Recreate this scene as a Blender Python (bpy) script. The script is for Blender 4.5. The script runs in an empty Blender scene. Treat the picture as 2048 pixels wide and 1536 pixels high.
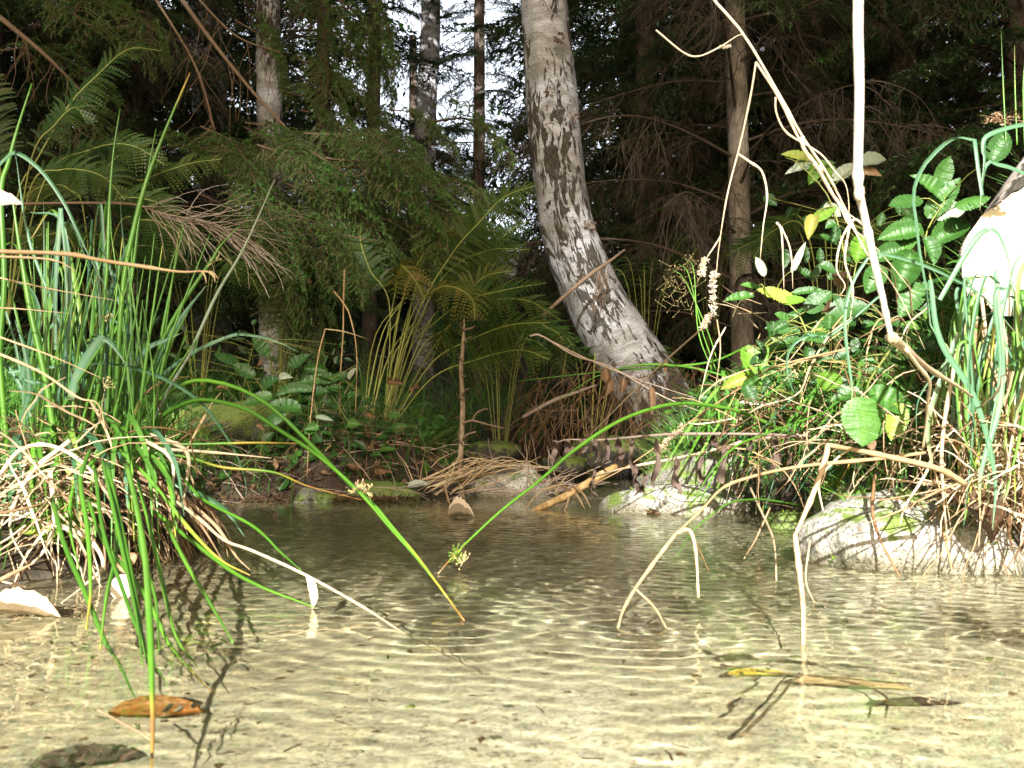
import bpy, math, random
import numpy as np
from mathutils import Vector, Matrix, noise
R = math.radians
random.seed(11); RNG = np.random.default_rng(11)
S = bpy.context.scene
COL = S.collection

# ------------------------------------------------------------------ camera
F = 2010.0; CAMZ = 0.15; TH = math.atan(100.0 / F)
cam = bpy.data.cameras.new('camera'); cam_o = bpy.data.objects.new('camera', cam); COL.objects.link(cam_o)
cam_o.location = (0, 0, CAMZ); cam_o.rotation_euler = (math.pi / 2 + TH, 0, 0)
cam.sensor_width = 36.0; cam.lens = 36.0 * F / 2048.0
cam.clip_start = 0.01; cam.clip_end = 500
cam.dof.use_dof = True; cam.dof.focus_distance = 2.7; cam.dof.aperture_fstop = 5.6 * 5.0
S.camera = cam_o
# ------------------------------------------------------------------ sky and sun
SUN_EL = R(24); SUN_AZ = R(184)        # direction towards the sun, clockwise from +Y: behind the camera
world = bpy.data.worlds.new('World'); S.world = world; world.use_nodes = True
nt = world.node_tree; nt.nodes.clear()
sky = nt.nodes.new('ShaderNodeTexSky'); sky.sky_type = 'NISHITA'; sky.sun_disc = False
sky.sun_elevation = SUN_EL; sky.sun_rotation = SUN_AZ; sky.air_density = 1.0; sky.dust_density = 7.0; sky.ozone_density = .6
bgn = nt.nodes.new('ShaderNodeBackground'); bgn.inputs['Strength'].default_value = 0.075
wo = nt.nodes.new('ShaderNodeOutputWorld')
# bright cloud added ahead of the camera so the sky gaps turn white
tcw = nt.nodes.new('ShaderNodeTexCoord'); sxw = nt.nodes.new('ShaderNodeSeparateXYZ'); nt.links.new(tcw.outputs['Generated'], sxw.inputs[0])
def wm(op, a, b=0.0, c=False):
    q = nt.nodes.new('ShaderNodeMath'); q.operation = op; q.use_clamp = c
    for i_, x_ in enumerate((a, b)):
        if isinstance(x_, (int, float)): q.inputs[i_].default_value = x_
        else: nt.links.new(x_, q.inputs[i_])
    return q.outputs[0]
nzw = nt.nodes.new('ShaderNodeTexNoise'); nzw.inputs['Scale'].default_value = 3.0; nt.links.new(tcw.outputs['Generated'], nzw.inputs['Vector'])
cl = wm('MULTIPLY', wm('MULTIPLY', wm('SUBTRACT', sxw.outputs['Y'], .45), 4.0, True), wm('MULTIPLY', wm('ADD', nzw.outputs[0], .15), 1.4, True), True)
mxw = nt.nodes.new('ShaderNodeMix'); mxw.data_type = 'RGBA'; nt.links.new(cl, mxw.inputs[0]); nt.links.new(sky.outputs[0], mxw.inputs[6]); mxw.inputs[7].default_value = (8.4, 9.0, 10.2, 1)
nt.links.new(mxw.outputs[2], bgn.inputs[0]); nt.links.new(bgn.outputs[0], wo.inputs[0])
sun = bpy.data.lights.new('sun', 'SUN'); sun.energy = 5.0; sun.angle = R(0.5); sun.color = (1.0, 0.98, 0.945)
sun_o = bpy.data.objects.new('sun', sun); COL.objects.link(sun_o)
TOSUN = Vector((math.sin(SUN_AZ) * math.cos(SUN_EL), math.cos(SUN_AZ) * math.cos(SUN_EL), math.sin(SUN_EL)))
sun_o.rotation_euler = TOSUN.to_track_quat('Z', 'Y').to_euler()
sun_o.location = TOSUN * 30
vs = S.view_settings; vs.view_transform = 'Standard'; vs.look = 'None'; vs.gamma = 1; vs.use_curve_mapping = False
vs.exposure = 1.68
cy = S.cycles
cy.use_denoising = True
cy.max_bounces = 8; cy.diffuse_bounces = 3; cy.glossy_bounces = 3; cy.transmission_bounces = 6; cy.transparent_max_bounces = 12
cy.caustics_reflective = False; cy.caustics_refractive = True
cy.sample_clamp_indirect = 6.0; cy.use_light_tree = False

# ------------------------------------------------------------------ helpers
def W(px, py, Y):
    """photo pixel (2048 wide) at real distance Y -> world point"""
    u = (px - 1024) / F; v = (768 - py) / F
    dy = math.cos(TH) - v * math.sin(TH); dz = math.sin(TH) + v * math.cos(TH)
    t = Y / dy
    return Vector((u * t, Y, CAMZ + dz * t))
def Gp(px, py, z=0.0):
    u = (px - 1024) / F; v = (768 - py) / F
    dy = math.cos(TH) - v * math.sin(TH); dz = math.sin(TH) + v * math.cos(TH)
    t = (z - CAMZ) / dz
    return Vector((u * t, dy * t, z))
def rnd(a, b): return random.uniform(a, b)
def rv(s=1.0): return Vector((rnd(-s, s), rnd(-s, s), rnd(-s, s)))
def spline(P, n):
    """Catmull-Rom through P, n points"""
    P = [Vector(p) for p in P]
    if len(P) == 2: return [P[0].lerp(P[1], i / (n - 1)) for i in range(n)]
    Q = [P[0] * 2 - P[1]] + P + [P[-1] * 2 - P[-2]]
    out = []; m = len(P) - 1
    for i in range(n):
        t = i / (n - 1) * m; k = min(int(t), m - 1); t -= k
        a, b, c, d = Q[k], Q[k + 1], Q[k + 2], Q[k + 3]
        out.append(0.5 * ((2 * b) + (c - a) * t + (2 * a - 5 * b + 4 * c - d) * t * t + (3 * b - a - 3 * c + d) * t * t * t))
    return out
def lerpl(L, t):
    """piecewise-linear list lookup, t in 0..1"""
    if not isinstance(L, (list, tuple)): return L
    x = t * (len(L) - 1); k = min(int(x), len(L) - 2); return L[k] + (L[k + 1] - L[k]) * (x - k)

class MB:
    def __init__(s): s.V = []; s.F = []; s.A = []
    def add(s, V, F, a):
        o = len(s.V); s.V += V; s.F += [tuple(i + o for i in f) for f in F]
        s.A += a if isinstance(a, list) else [a] * len(V)
    def tube(s, P, r, sides=5, a=0.5, cap=True, wob=0.0):
        n = len(P); V = []; Fc = []; A = []
        t0 = (P[1] - P[0]).normalized()
        u = t0.orthogonal().normalized()
        for i in range(n):
            t = (P[min(i + 1, n - 1)] - P[max(i - 1, 0)])
            t = t.normalized() if t.length > 1e-9 else t0
            u = (u - t * u.dot(t)); u = u.normalized() if u.length > 1e-9 else t.orthogonal().normalized()
            w = t.cross(u); f = i / (n - 1); rr = lerpl(r, f)
            for k in range(sides):
                an = 2 * math.pi * k / sides
                q = rr * (1 + (rnd(-wob, wob) if wob else 0))
                V.append(P[i] + (u * math.cos(an) + w * math.sin(an)) * q); A.append(lerpl(a, f))
        for i in range(n - 1):
            for k in range(sides):
                k2 = (k + 1) % sides
                Fc.append((i * sides + k, i * sides + k2, (i + 1) * sides + k2, (i + 1) * sides + k))
        if cap:
            Fc.append(tuple(range(sides - 1, -1, -1))); Fc.append(tuple((n - 1) * sides + k for k in range(sides)))
        s.add(V, Fc, A)
    def ribbon(s, P, w, side=None, a=0.5, keel=0.25, twist=0.0):
        """blade: three points across, folded by keel"""
        n = len(P); V = []; Fc = []; A = []
        for i in range(n):
            t = (P[min(i + 1, n - 1)] - P[max(i - 1, 0)])
            t = t.normalized() if t.length > 1e-9 else Vector((0, 0, 1))
            sd = side if side is not None else Vector((1, 0, 0))
            sd = sd - t * sd.dot(t)
            sd = sd.normalized() if sd.length > 1e-4 else t.orthogonal().normalized()
            f = i / (n - 1)
            if twist:
                sd = Matrix.Rotation(twist * f, 3, t) @ sd
            nn = t.cross(sd); ww = lerpl(w, f) * 0.5; av = lerpl(a, f)
            V += [P[i] - sd * ww + nn * ww * keel, P[i] - nn * ww * keel, P[i] + sd * ww + nn * ww * keel]; A += [av + .0, av, av + .0]
        for i in range(n - 1):
            b = i * 3
            Fc += [(b, b + 1, b + 4, b + 3), (b + 1, b + 2, b + 5, b + 4)]
        s.add(V, Fc, A)
    def leaf(s, base, d, nrm, L, Wd, a=0.5, n=9, serr=0.06, bend=0.3, cup=0.15, tip=1.0, heart=0.0, curl=0.0, seed=0, hole=0.0):
        """broad leaf: midrib along d, face normal nrm"""
        d = d.normalized(); nrm = (nrm - d * nrm.dot(d))
        nrm = nrm.normalized() if nrm.length > 1e-6 else d.orthogonal().normalized()
        sd = d.cross(nrm); V = []; A = []; Fc = []
        m = 5; rs = random.Random(seed)
        for i in range(n):
            f = i / (n - 1)
            prof = 2.6 * f ** .5 * (1 - f) ** 1.02 if 0 < f < 1 else 0.02
            wd = Wd * 0.5 * prof * (1 + (serr if i % 2 else -serr) * (1 if 0 < i < n - 1 else 0))
            x = f * L; z = -bend * L * f * f + rs.uniform(-.02, .02) * L
            for j in range(m):
                q = (j / (m - 1) - .5) * 2
                off = -heart * L * abs(q) * (1 - f) ** 3 + abs(q) * L * .30 * f * (1 - f)
                ang = curl * abs(q)
                zz = cup * wd * abs(q) * 1.6 + (rs.uniform(-.06, .06) * wd if abs(q) > .3 else 0) + curl * wd * abs(q) ** 2
                V.append(base + d * (x + off) + sd * (q * wd * (1 - .3 * abs(curl))) + nrm * (z + zz))
                A.append(min(1, max(0, a + (0.12 if j == 2 else (.045 if i % 2 else -.045) if n > 12 else 0) + rs.uniform(-.04, .04))))
        for i in range(n - 1):
            for j in range(m - 1):
                if hole and rs.random() < hole and 0 < i < n - 2: continue
                b = i * m + j; Fc.append((b, b + 1, b + m + 1, b + m))
        s.add(V, Fc, A)
    def blob(s, c, rad, seed=0, n=2, rough=0.18, a=0.5, flat=None, freq=1.6):
        """rounded stone: displaced icosphere; rad = 3 radii"""
        import bmesh
        bm = bmesh.new(); bmesh.ops.create_icosphere(bm, subdivisions=n, radius=1.0)
        V = []
        for v in bm.verts:
            p = v.co.copy(); so = Vector((seed * 3.1, seed * 1.7, seed * .9))
            k = 1 + rough * noise.noise(p * freq + so) * 1.6 + rough * .35 * noise.noise(p * freq * 3.1 + so) + rough * .1 * noise.noise(p * 11 + so)
            # squarish facets
            q = Vector((math.copysign(abs(p.x) ** .85, p.x), math.copysign(abs(p.y) ** .85, p.y), math.copysign(abs(p.z) ** .8, p.z)))
            V.append(Vector(c) + Vector((q.x * rad[0], q.y * rad[1], q.z * rad[2])) * k)
        Fc = [tuple(v.index for v in f.verts) for f in bm.faces]; bm.free()
        s.add(V, Fc, a)
    def build(s, name, mat, parent=None, smooth=True, origin=None):
        off = WORLD.get(parent.name, Vector()) if parent is not None else (Vector(origin) if origin is not None else Vector())
        me = bpy.data.meshes.new(name)
        V = np.array([tuple(v) for v in s.V], dtype=np.float64).reshape(-1, 3) - np.array(off)
        me.from_pydata(V.tolist(), [], s.F)
        at = me.attributes.new('v', 'FLOAT', 'POINT'); at.data.foreach_set('value', np.array(s.A, dtype=np.float32))
        me.materials.append(mat)
        if smooth: me.polygons.foreach_set('use_smooth', np.ones(len(me.polygons), dtype=bool))
        me.update()
        o = bpy.data.objects.new(name, me); COL.objects.link(o)
        if parent is not None: o.parent = parent
        elif origin is not None: o.location = off
        WORLD[o.name] = Vector(off)
        return o
WORLD = {}
def thing(name, label, cat, loc=(0, 0, 0), group=None):
    o = bpy.data.objects.new(name, None); COL.objects.link(o); o.location = loc; o.empty_display_size = .02
    o['label'] = label; o['category'] = cat
    if group: o['group'] = group
    WORLD[o.name] = Vector(loc); return o
def tag(o, label, cat, group=None):
    o['label'] = label; o['category'] = cat
    if group: o['group'] = group
    return o
def struct(o): o['kind'] = 'structure'; return o
def stuff(o, label=None, cat=None):
    o['kind'] = 'stuff'
    if label: o['label'] = label; o['category'] = cat
    return o
def partlabel(o, l): o['label'] = l; return o

# ------------------------------------------------------------------ materials
def newmat(name):
    m = bpy.data.materials.new(name); m.use_nodes = True; n = m.node_tree; n.nodes.clear()
    out = n.nodes.new('ShaderNodeOutputMaterial'); return m, n, out
def ramp(n, stops, inp=None):
    r = n.nodes.new('ShaderNodeValToRGB'); el = r.color_ramp.elements
    while len(el) < len(stops): el.new(0.5)
    for e, (p, c) in zip(el, stops): e.position = p; e.color = (*c, 1) if len(c) == 3 else c
    if inp is not None: n.links.new(inp, r.inputs[0])
    return r
def noise_n(n, scale, detail=4, rough=.6, vec=None, dist=0):
    t = n.nodes.new('ShaderNodeTexNoise'); t.inputs['Scale'].default_value = scale; t.inputs['Detail'].default_value = detail
    t.inputs['Roughness'].default_value = rough; t.inputs['Distortion'].default_value = dist
    if vec is not None: n.links.new(vec, t.inputs['Vector'])
    return t
def mathn(n, op, a, b=0.5):
    m = n.nodes.new('ShaderNodeMath'); m.operation = op
    for i, x in enumerate((a, b)):
        if isinstance(x, (int, float)): m.inputs[i].default_value = x
        else: n.links.new(x, m.inputs[i])
    return m.outputs[0]
def mixc(n, f, a, b, mode='MIX'):
    m = n.nodes.new('ShaderNodeMix'); m.data_type = 'RGBA'; m.blend_type = mode
    for s_, x in ((0, f), (6, a), (7, b)):
        if isinstance(x, (int, float)): m.inputs[s_].default_value = x
        elif isinstance(x, tuple): m.inputs[s_].default_value = (*x, 1)
        else: n.links.new(x, m.inputs[s_])
    return m.outputs[2]
def leafmat(name, stops, transl=0.25, rough=0.5, spec=0.35, nscale=18, namp=0.35, bump=0.0):
    """foliage, blades, straw: colour runs along the point attribute v, mottled by noise"""
    m, n, out = newmat(name)
    at = n.nodes.new('ShaderNodeAttribute'); at.attribute_name = 'v'
    oi = n.nodes.new('ShaderNodeObjectInfo'); tc = n.nodes.new('ShaderNodeTexCoord')
    nz = noise_n(n, nscale, 5, .65, tc.outputs['Object'])
    f = mathn(n, 'ADD', at.outputs['Fac'], mathn(n, 'MULTIPLY', mathn(n, 'SUBTRACT', nz.outputs[0], .5), namp))
    f = mathn(n, 'ADD', f, mathn(n, 'MULTIPLY', mathn(n, 'SUBTRACT', oi.outputs['Random'], .5), .16))
    r = ramp(n, stops, f)
    p = n.nodes.new('ShaderNodeBsdfPrincipled'); p.inputs['Roughness'].default_value = rough
    p.inputs['Specular IOR Level'].default_value = spec
    n.links.new(r.outputs[0], p.inputs['Base Color'])
    if bump:
        b = n.nodes.new('ShaderNodeBump'); b.inputs['Strength'].default_value = bump; b.inputs['Distance'].default_value = .002
        n.links.new(noise_n(n, nscale * 6, 3, .6, tc.outputs['Object']).outputs[0], b.inputs['Height']); n.links.new(b.outputs[0], p.inputs['Normal'])
    if transl > 0:
        t = n.nodes.new('ShaderNodeBsdfTranslucent'); n.links.new(r.outputs[0], t.inputs[0])
        mx = n.nodes.new('ShaderNodeMixShader'); mx.inputs[0].default_value = transl
        n.links.new(p.outputs[0], mx.inputs[1]); n.links.new(t.outputs[0], mx.inputs[2]); n.links.new(mx.outputs[0], out.inputs[0])
    else: n.links.new(p.outputs[0], out.inputs[0])
    return m
# ------------------------------------------------------------------ terrain, bed, water
LEFT = [(-1.0, -3.0), (-0.75, -0.5), (-0.60, 0.55), (-0.52, 0.92), (-0.43, 1.22), (-0.44, 1.55), (-0.60, 1.92), (-0.72, 2.2), (-0.50, 2.36), (-0.26, 2.42),
        (-0.12, 2.55), (-0.16, 3.0), (-0.20, 4.0), (-0.10, 5.2), (0.3, 6.4), (0.9, 7.5)]
RIGHT = [(1.4, 7.2), (0.75, 6.0), (0.42, 5.0), (0.44, 4.0), (0.42, 3.0), (0.34, 2.5), (0.32, 2.15), (0.50, 1.98), (0.56, 1.8), (0.46, 1.55),
         (0.46, 1.36), (0.42, 1.2), (0.56, 1.1), (0.62, 0.8), (0.66, 0.4), (0.8, -0.5), (1.0, -3.0)]
POLY = np.array(LEFT + RIGHT)
def sdist(X, Y):
    """distance to the water's edge, negative inside the stream (arrays)"""
    X = np.asarray(X, float); Y = np.asarray(Y, float)
    d = np.full(X.shape, 1e9); inside = np.zeros(X.shape, bool)
    n = len(POLY)
    for i in range(n):
        a = POLY[i]; b = POLY[(i + 1) % n]
        ex, ey = b - a; wx = X - a[0]; wy = Y - a[1]
        t = np.clip((wx * ex + wy * ey) / (ex * ex + ey * ey), 0, 1)
        d = np.minimum(d, np.hypot(wx - t * ex, wy - t * ey))
        c = ((a[1] > Y) != (b[1] > Y))
        with np.errstate(divide='ignore', invalid='ignore'):
            xi = (b[0] - a[0]) * (Y - a[1]) / (b[1] - a[1]) + a[0]
        inside ^= (c & (X < xi))
    return np.where(inside, -d, d)
def vnoise(X, Y, sc, seed=0):
    """cheap smooth value noise for arrays"""
    r = np.random.default_rng(seed); T = r.random((64, 64))
    x = X * sc + 100.3; y = Y * sc + 77.7
    xi = np.floor(x).astype(int); yi = np.floor(y).astype(int); fx = x - xi; fy = y - yi
    fx = fx * fx * (3 - 2 * fx); fy = fy * fy * (3 - 2 * fy)
    a = T[xi % 64, yi % 64]; b = T[(xi + 1) % 64, yi % 64]; c = T[xi % 64, (yi + 1) % 64]; d = T[(xi + 1) % 64, (yi + 1) % 64]
    return (a * (1 - fx) + b * fx) * (1 - fy) + (c * (1 - fx) + d * fx) * fy - .5
def height(X, Y):
    X = np.asarray(X, float); Y = np.asarray(Y, float)
    sd = sdist(X, Y); o = np.maximum(sd, 0)
    right = (X > 0.1 + 0.05 * (Y - 2)) & (Y < 5.5)
    # right bank is high and close, left bank low behind the tussock
    hr = 0.11 * (1 - np.exp(-o / .05)) + .34 * (1 - np.exp(-o / .6)) * np.interp(Y, [1.5, 2.2, 2.9, 5], [1, .85, .22, .25])
    hl = 0.09 * (1 - np.exp(-o / .05)) + .22 * (1 - np.exp(-o / 1.0))
    h = np.where(right, hr, hl)
    h = np.where(Y > 5, np.minimum(h, 10) + (Y - 5) * .075 + np.clip(Y - 9, 0, 8) * .26, h) + np.clip(np.abs(X) - 2.5, 0, 50) * .08
    h += (vnoise(X, Y, 1.3, 1) * .10 + vnoise(X, Y, 4, 2) * .05) * np.clip(o / .3, 0, 1) + vnoise(X, Y, 11, 3) * .025 * np.clip(o / .1, 0, 1)
    h = h + .24 * np.exp(-((X - .86) ** 2 / .07 + (Y - 1.28) ** 2 / .12)) * (1 - np.exp(-o / .10))      # hummock under the tussock and the log
    # bed
    ins = np.maximum(-sd, 0)
    bed = -.050 * (1 - np.exp(-ins / .09)) - .03 * np.clip(ins / .3, 0, 1) * np.interp(Y, [.6, 1.2], [.3, 1]) + vnoise(X, Y, 3.5, 4) * .022 * np.clip(ins / .1, 0, 1) + vnoise(X, Y, 14, 5) * .007 + vnoise(X, Y, 50, 6) * .003
    return np.where(sd > 0, h, bed)
def H(x, y): return float(height(np.array([x]), np.array([y]))[0])

def gridmesh(name, xs, ys, zf, mat):
    X, Y = np.meshgrid(xs, ys); Z = zf(X, Y)
    V = np.stack([X.ravel(), Y.ravel(), Z.ravel()], 1)
    nx, ny = len(xs), len(ys)
    I = (np.arange(ny - 1)[:, None] * nx + np.arange(nx - 1)[None, :]).ravel()
    Fc = np.stack([I, I + 1, I + nx + 1, I + nx], 1)
    me = bpy.data.meshes.new(name)
    me.vertices.add(len(V)); me.vertices.foreach_set('co', V.ravel())
    me.loops.add(Fc.size); me.loops.foreach_set('vertex_index', Fc.ravel())
    me.polygons.add(len(Fc)); me.polygons.foreach_set('loop_start', np.arange(0, Fc.size, 4)); me.polygons.foreach_set('loop_total', np.full(len(Fc), 4))
    me.update(calc_edges=True); me.polygons.foreach_set('use_smooth', np.ones(len(Fc), bool)); me.materials.append(mat)
    o = bpy.data.objects.new(name, me); COL.objects.link(o); return o
def nonuni(a, b, fine0, fine1, step, grow=1.12):
    x = list(np.arange(fine0, fine1, step)); s_ = step
    while x[-1] < b: s_ *= grow; x.append(x[-1] + s_)
    s_ = step; L = []
    p = x[0]
    while p > a: s_ *= grow; p -= s_; L.append(p)
    return np.array(L[::-1] + x)

# soil and streambed
def soil_mat():
    m, n, out = newmat('bank_soil')
    tc = n.nodes.new('ShaderNodeTexCoord'); geo = n.nodes.new('ShaderNodeNewGeometry')
    sx = n.nodes.new('ShaderNodeSeparateXYZ'); n.links.new(geo.outputs['Position'], sx.inputs[0])
    n1 = noise_n(n, 5, 6, .65, tc.outputs['Object']); n2 = noise_n(n, 60, 5, .7, tc.outputs['Object'])
    soil = ramp(n, [(.3, (.022, .016, .010)), (.5, (.050, .036, .022)), (.68, (.040, .046, .018))], n1.outputs[0])
    grit = ramp(n, [(.35, (.4, .4, .4)), (.65, (1.5, 1.4, 1.25))], n2.outputs[0])
    soilc = mixc(n, 1.0, soil.outputs[0], grit.outputs[0], 'MULTIPLY')
    # sand of the bed: pale granite grit with dark and ochre grains
    n3 = noise_n(n, 230, 4, .75, tc.outputs['Object']); n4 = noise_n(n, 9, 5, .6, tc.outputs['Object'])
    vo = n.nodes.new('ShaderNodeTexVoronoi'); vo.inputs['Scale'].default_value = 210; n.links.new(tc.outputs['Object'], vo.inputs['Vector'])
    sand = ramp(n, [(.28, (.20, .175, .135)), (.42, (.56, .53, .455)), (.60, (.72, .69, .61)), (.8, (.82, .80, .74))], n3.outputs[0])
    gr = ramp(n, [(.0, (.55, .48, .40)), (.25, (.95, .9, .8)), (.8, (1.1, 1.08, 1.0))], vo.outputs['Color'])
    sandc = mixc(n, 1.0, sand.outputs[0], gr.outputs[0], 'MULTIPLY')
    silt = ramp(n, [(.38, (.0, .0, .0)), (.62, (1, 1, 1))], n4.outputs[0])
    sandc = mixc(n, mathn(n, 'MULTIPLY', silt.outputs[0], .65), sandc, mixc(n, 1.0, (.42, .38, .29), grit.outputs[0], 'MULTIPLY'))
    fac = n.nodes.new('ShaderNodeMapRange'); fac.inputs[1].default_value = -.03; fac.inputs[2].default_value = .012
    n.links.new(sx.outputs['Z'], fac.inputs[0])
    up = n.nodes.new('ShaderNodeMapRange'); up.inputs[1].default_value = .70; up.inputs[2].default_value = 2.0     # bed darkened upstream: light fading with distance is put into the colour
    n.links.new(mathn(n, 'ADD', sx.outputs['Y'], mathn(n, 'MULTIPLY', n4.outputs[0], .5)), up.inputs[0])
    lf = n.nodes.new('ShaderNodeMapRange'); lf.inputs[1].default_value = .02; lf.inputs[2].default_value = -.32; lf.inputs[3].default_value = 0; lf.inputs[4].default_value = .6      # bed mixed browner towards the left
    n.links.new(mathn(n, 'ADD', sx.outputs['X'], mathn(n, 'MULTIPLY', mathn(n, 'SUBTRACT', n4.outputs[0], .5), .5)), lf.inputs[0])
    sandc = mixc(n, lf.outputs[0], sandc, mixc(n, 1.0, (.27, .22, .15), grit.outputs[0], 'MULTIPLY'))
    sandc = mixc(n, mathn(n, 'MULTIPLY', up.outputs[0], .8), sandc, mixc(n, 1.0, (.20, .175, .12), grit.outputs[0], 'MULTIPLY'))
    c = mixc(n, fac.outputs[0], sandc, soilc)
    p = n.nodes.new('ShaderNodeBsdfPrincipled'); n.links.new(c, p.inputs['Base Color']); p.inputs['Roughness'].default_value = .85
    b = n.nodes.new('ShaderNodeBump'); b.inputs['Strength'].default_value = .7; b.inputs['Distance'].default_value = .004
    n.links.new(mixc(n, .5, n2.outputs[1], n3.outputs[1]), b.inputs['Height']); n.links.new(b.outputs[0], p.inputs['Normal'])
    n.links.new(p.outputs[0], out.inputs[0]); return m
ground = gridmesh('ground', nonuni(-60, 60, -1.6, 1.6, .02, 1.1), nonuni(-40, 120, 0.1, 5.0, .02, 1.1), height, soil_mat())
struct(ground)

def water_mat():
    m, n, out = newmat('stream_water')
    g = n.nodes.new('ShaderNodeBsdfGlass'); g.inputs['Roughness'].default_value = 0; g.inputs['IOR'].default_value = 1.33
    g.inputs[0].default_value = (.94, .955, .85, 1); n.links.new(g.outputs[0], out.inputs[0]); return m
def waves(X, Y):
    r = np.random.default_rng(5); Z = np.zeros(X.shape)
    wx = X + vnoise(X, Y, 3, 21) * .10; wy = Y + vnoise(X, Y, 2.4, 22) * .12
    for i in range(40):
        L = r.uniform(.0085, .030); an = r.normal(math.pi / 2, .5); k = 2 * math.pi / L
        Z += r.uniform(.5, 1) * L * (L / .03) ** .45 * np.sin(k * (wx * math.cos(an) + wy * math.sin(an)) + r.uniform(0, 6.28))
    Z *= .0030 * np.interp(Y, [.4, .8, 1.5], [.26, .44, 1.0]) * (.5 + 1.3 * np.clip(vnoise(X, Y, 2.2, 23) + .5, 0, 1))
    # rings where stems and stones cut the surface
    for cx, cy_, amp in ((.52, 1.02, .0011), (.13, .97, .0006), (.40, .72, .0008), (-.06, .82, .0006), (.1, .78, .0006), (-.12, 2.3, .0012)):
        d = np.hypot(X - cx, Y - cy_); Z += .55 * amp * np.sin(d * 230) * np.exp(-d * 9)
    return Z
water = gridmesh('water', np.concatenate([np.arange(-1.1, -.62, .008), np.arange(-.62, .72, .0036), np.arange(.72, 1.3, .008)]), nonuni(-3, 7.4, .42, 1.7, .0028, 1.014), waves, water_mat())
struct(water)
water.cycles.is_caustics_caster = True; sun.cycles.is_caustics_light = True; ground.cycles.is_caustics_receiver = True
# ------------------------------------------------------------------ materials of the plants
M = {}
M['grass'] = leafmat('grass_green', [(0, (.035, .105, .014)), (.35, (.070, .19, .024)), (.6, (.125, .28, .042)), (.8, (.26, .30, .06)), (.95, (.50, .38, .16))], .22, .45, .4, nscale=50, namp=.5)
M['grass_blue'] = leafmat('grass_bluegreen', [(0, (.032, .10, .035)), (.4, (.052, .145, .062)), (.72, (.095, .21, .115)), (.88, (.22, .27, .12)), (1, (.42, .32, .17))], .2, .42, .45, nscale=50, namp=.45)
M['rush'] = leafmat('rush_green', [(0, (.032, .105, .010)), (.4, (.075, .21, .018)), (.62, (.13, .31, .030)), (.75, (.45, .36, .05)), (.88, (.42, .19, .05)), (1, (.45, .30, .16))], .12, .32, .6)
M['straw'] = leafmat('dry_straw', [(0, (.16, .09, .045)), (.3, (.34, .22, .12)), (.6, (.50, .38, .235)), (1, (.72, .60, .41))], .15, .6, .25, nscale=90, namp=.65)
M['straw_dim'] = leafmat('dry_grass_brown', [(0, (.10, .055, .025)), (.4, (.24, .15, .07)), (.7, (.40, .28, .14)), (1, (.55, .42, .24))], .12, .6, .2)
M['orange_stem'] = leafmat('orange_dry_stem', [(0, (.20, .11, .05)), (.5, (.42, .28, .14)), (1, (.64, .50, .31))], .1, .55, .3, nscale=90, namp=.65)
M['bramble'] = leafmat('broad_leaf', [(0, (.018, .055, .011)), (.4, (.040, .120, .018)), (.68, (.075, .19, .026)), (.85, (.15, .20, .03)), (1, (.30, .19, .07))], .2, .45, .5, nscale=26, namp=.22, bump=.6)
M['lime'] = leafmat('lime_leaf', [(0, (.07, .18, .018)), (.5, (.16, .32, .035)), (.8, (.34, .42, .07)), (1, (.42, .34, .10))], .3, .45, .4, nscale=26, namp=.3, bump=.5)
M['pale_under'] = leafmat('pale_leaf_underside', [(0, (.14, .19, .12)), (.5, (.26, .32, .22)), (1, (.42, .47, .37))], .2, .6, .3)
M['dead_leaf'] = leafmat('dead_leaf', [(0, (.05, .026, .015)), (.4, (.13, .075, .042)), (.7, (.26, .155, .08)), (1, (.46, .33, .19))], .15, .6, .3, nscale=60, namp=.5, bump=.6)
M['grey_leaf'] = leafmat('withered_leaf', [(0, (.06, .04, .032)), (.5, (.16, .115, .09)), (1, (.32, .25, .2))], .1, .7, .2, nscale=80, namp=.6, bump=.8)
M['fern'] = leafmat('fern_frond', [(0, (.013, .036, .007)), (.4, (.027, .066, .010)), (.68, (.060, .088, .013)), (.9, (.14, .125, .022)), (1, (.20, .13, .05))], .3, .5, .3, nscale=5, namp=.5)
M['fern_bright'] = leafmat('fern_frond_bright', [(0, (.05, .14, .015)), (.5, (.12, .25, .03)), (1, (.32, .34, .08))], .3, .5, .3, nscale=9, namp=.4)
M['fern_stem'] = leafmat('fern_stem', [(0, (.10, .08, .02)), (.5, (.20, .22, .05)), (1, (.30, .32, .09))], 0, .5, .3)
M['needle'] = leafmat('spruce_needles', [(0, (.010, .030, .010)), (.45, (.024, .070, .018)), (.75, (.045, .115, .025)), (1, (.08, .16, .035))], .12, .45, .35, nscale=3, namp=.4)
M['needle_near'] = leafmat('spruce_needles_lit', [(0, (.030, .085, .020)), (.45, (.065, .18, .036)), (.75, (.11, .26, .045)), (1, (.19, .34, .08))], .12, .45, .35, nscale=3, namp=.4)  # brighter copy of the needles: light on the near boughs put into the colour
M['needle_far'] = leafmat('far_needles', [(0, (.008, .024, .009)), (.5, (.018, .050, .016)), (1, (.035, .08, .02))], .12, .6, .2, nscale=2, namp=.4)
M['twig'] = leafmat('dead_twig', [(0, (.055, .035, .022)), (.5, (.13, .085, .055)), (1, (.24, .17, .115))], 0, .8, .2, nscale=12, namp=.5)
M['twig_mid'] = leafmat('dead_spruce_twig', [(0, (.035, .026, .019)), (.5, (.085, .064, .048)), (1, (.16, .13, .10))], 0, .8, .2, nscale=12, namp=.5)
M['twig_dark'] = leafmat('spruce_twig', [(0, (.03, .02, .013)), (.5, (.07, .05, .032)), (1, (.12, .09, .06))], 0, .8, .2, nscale=12, namp=.5)
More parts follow.
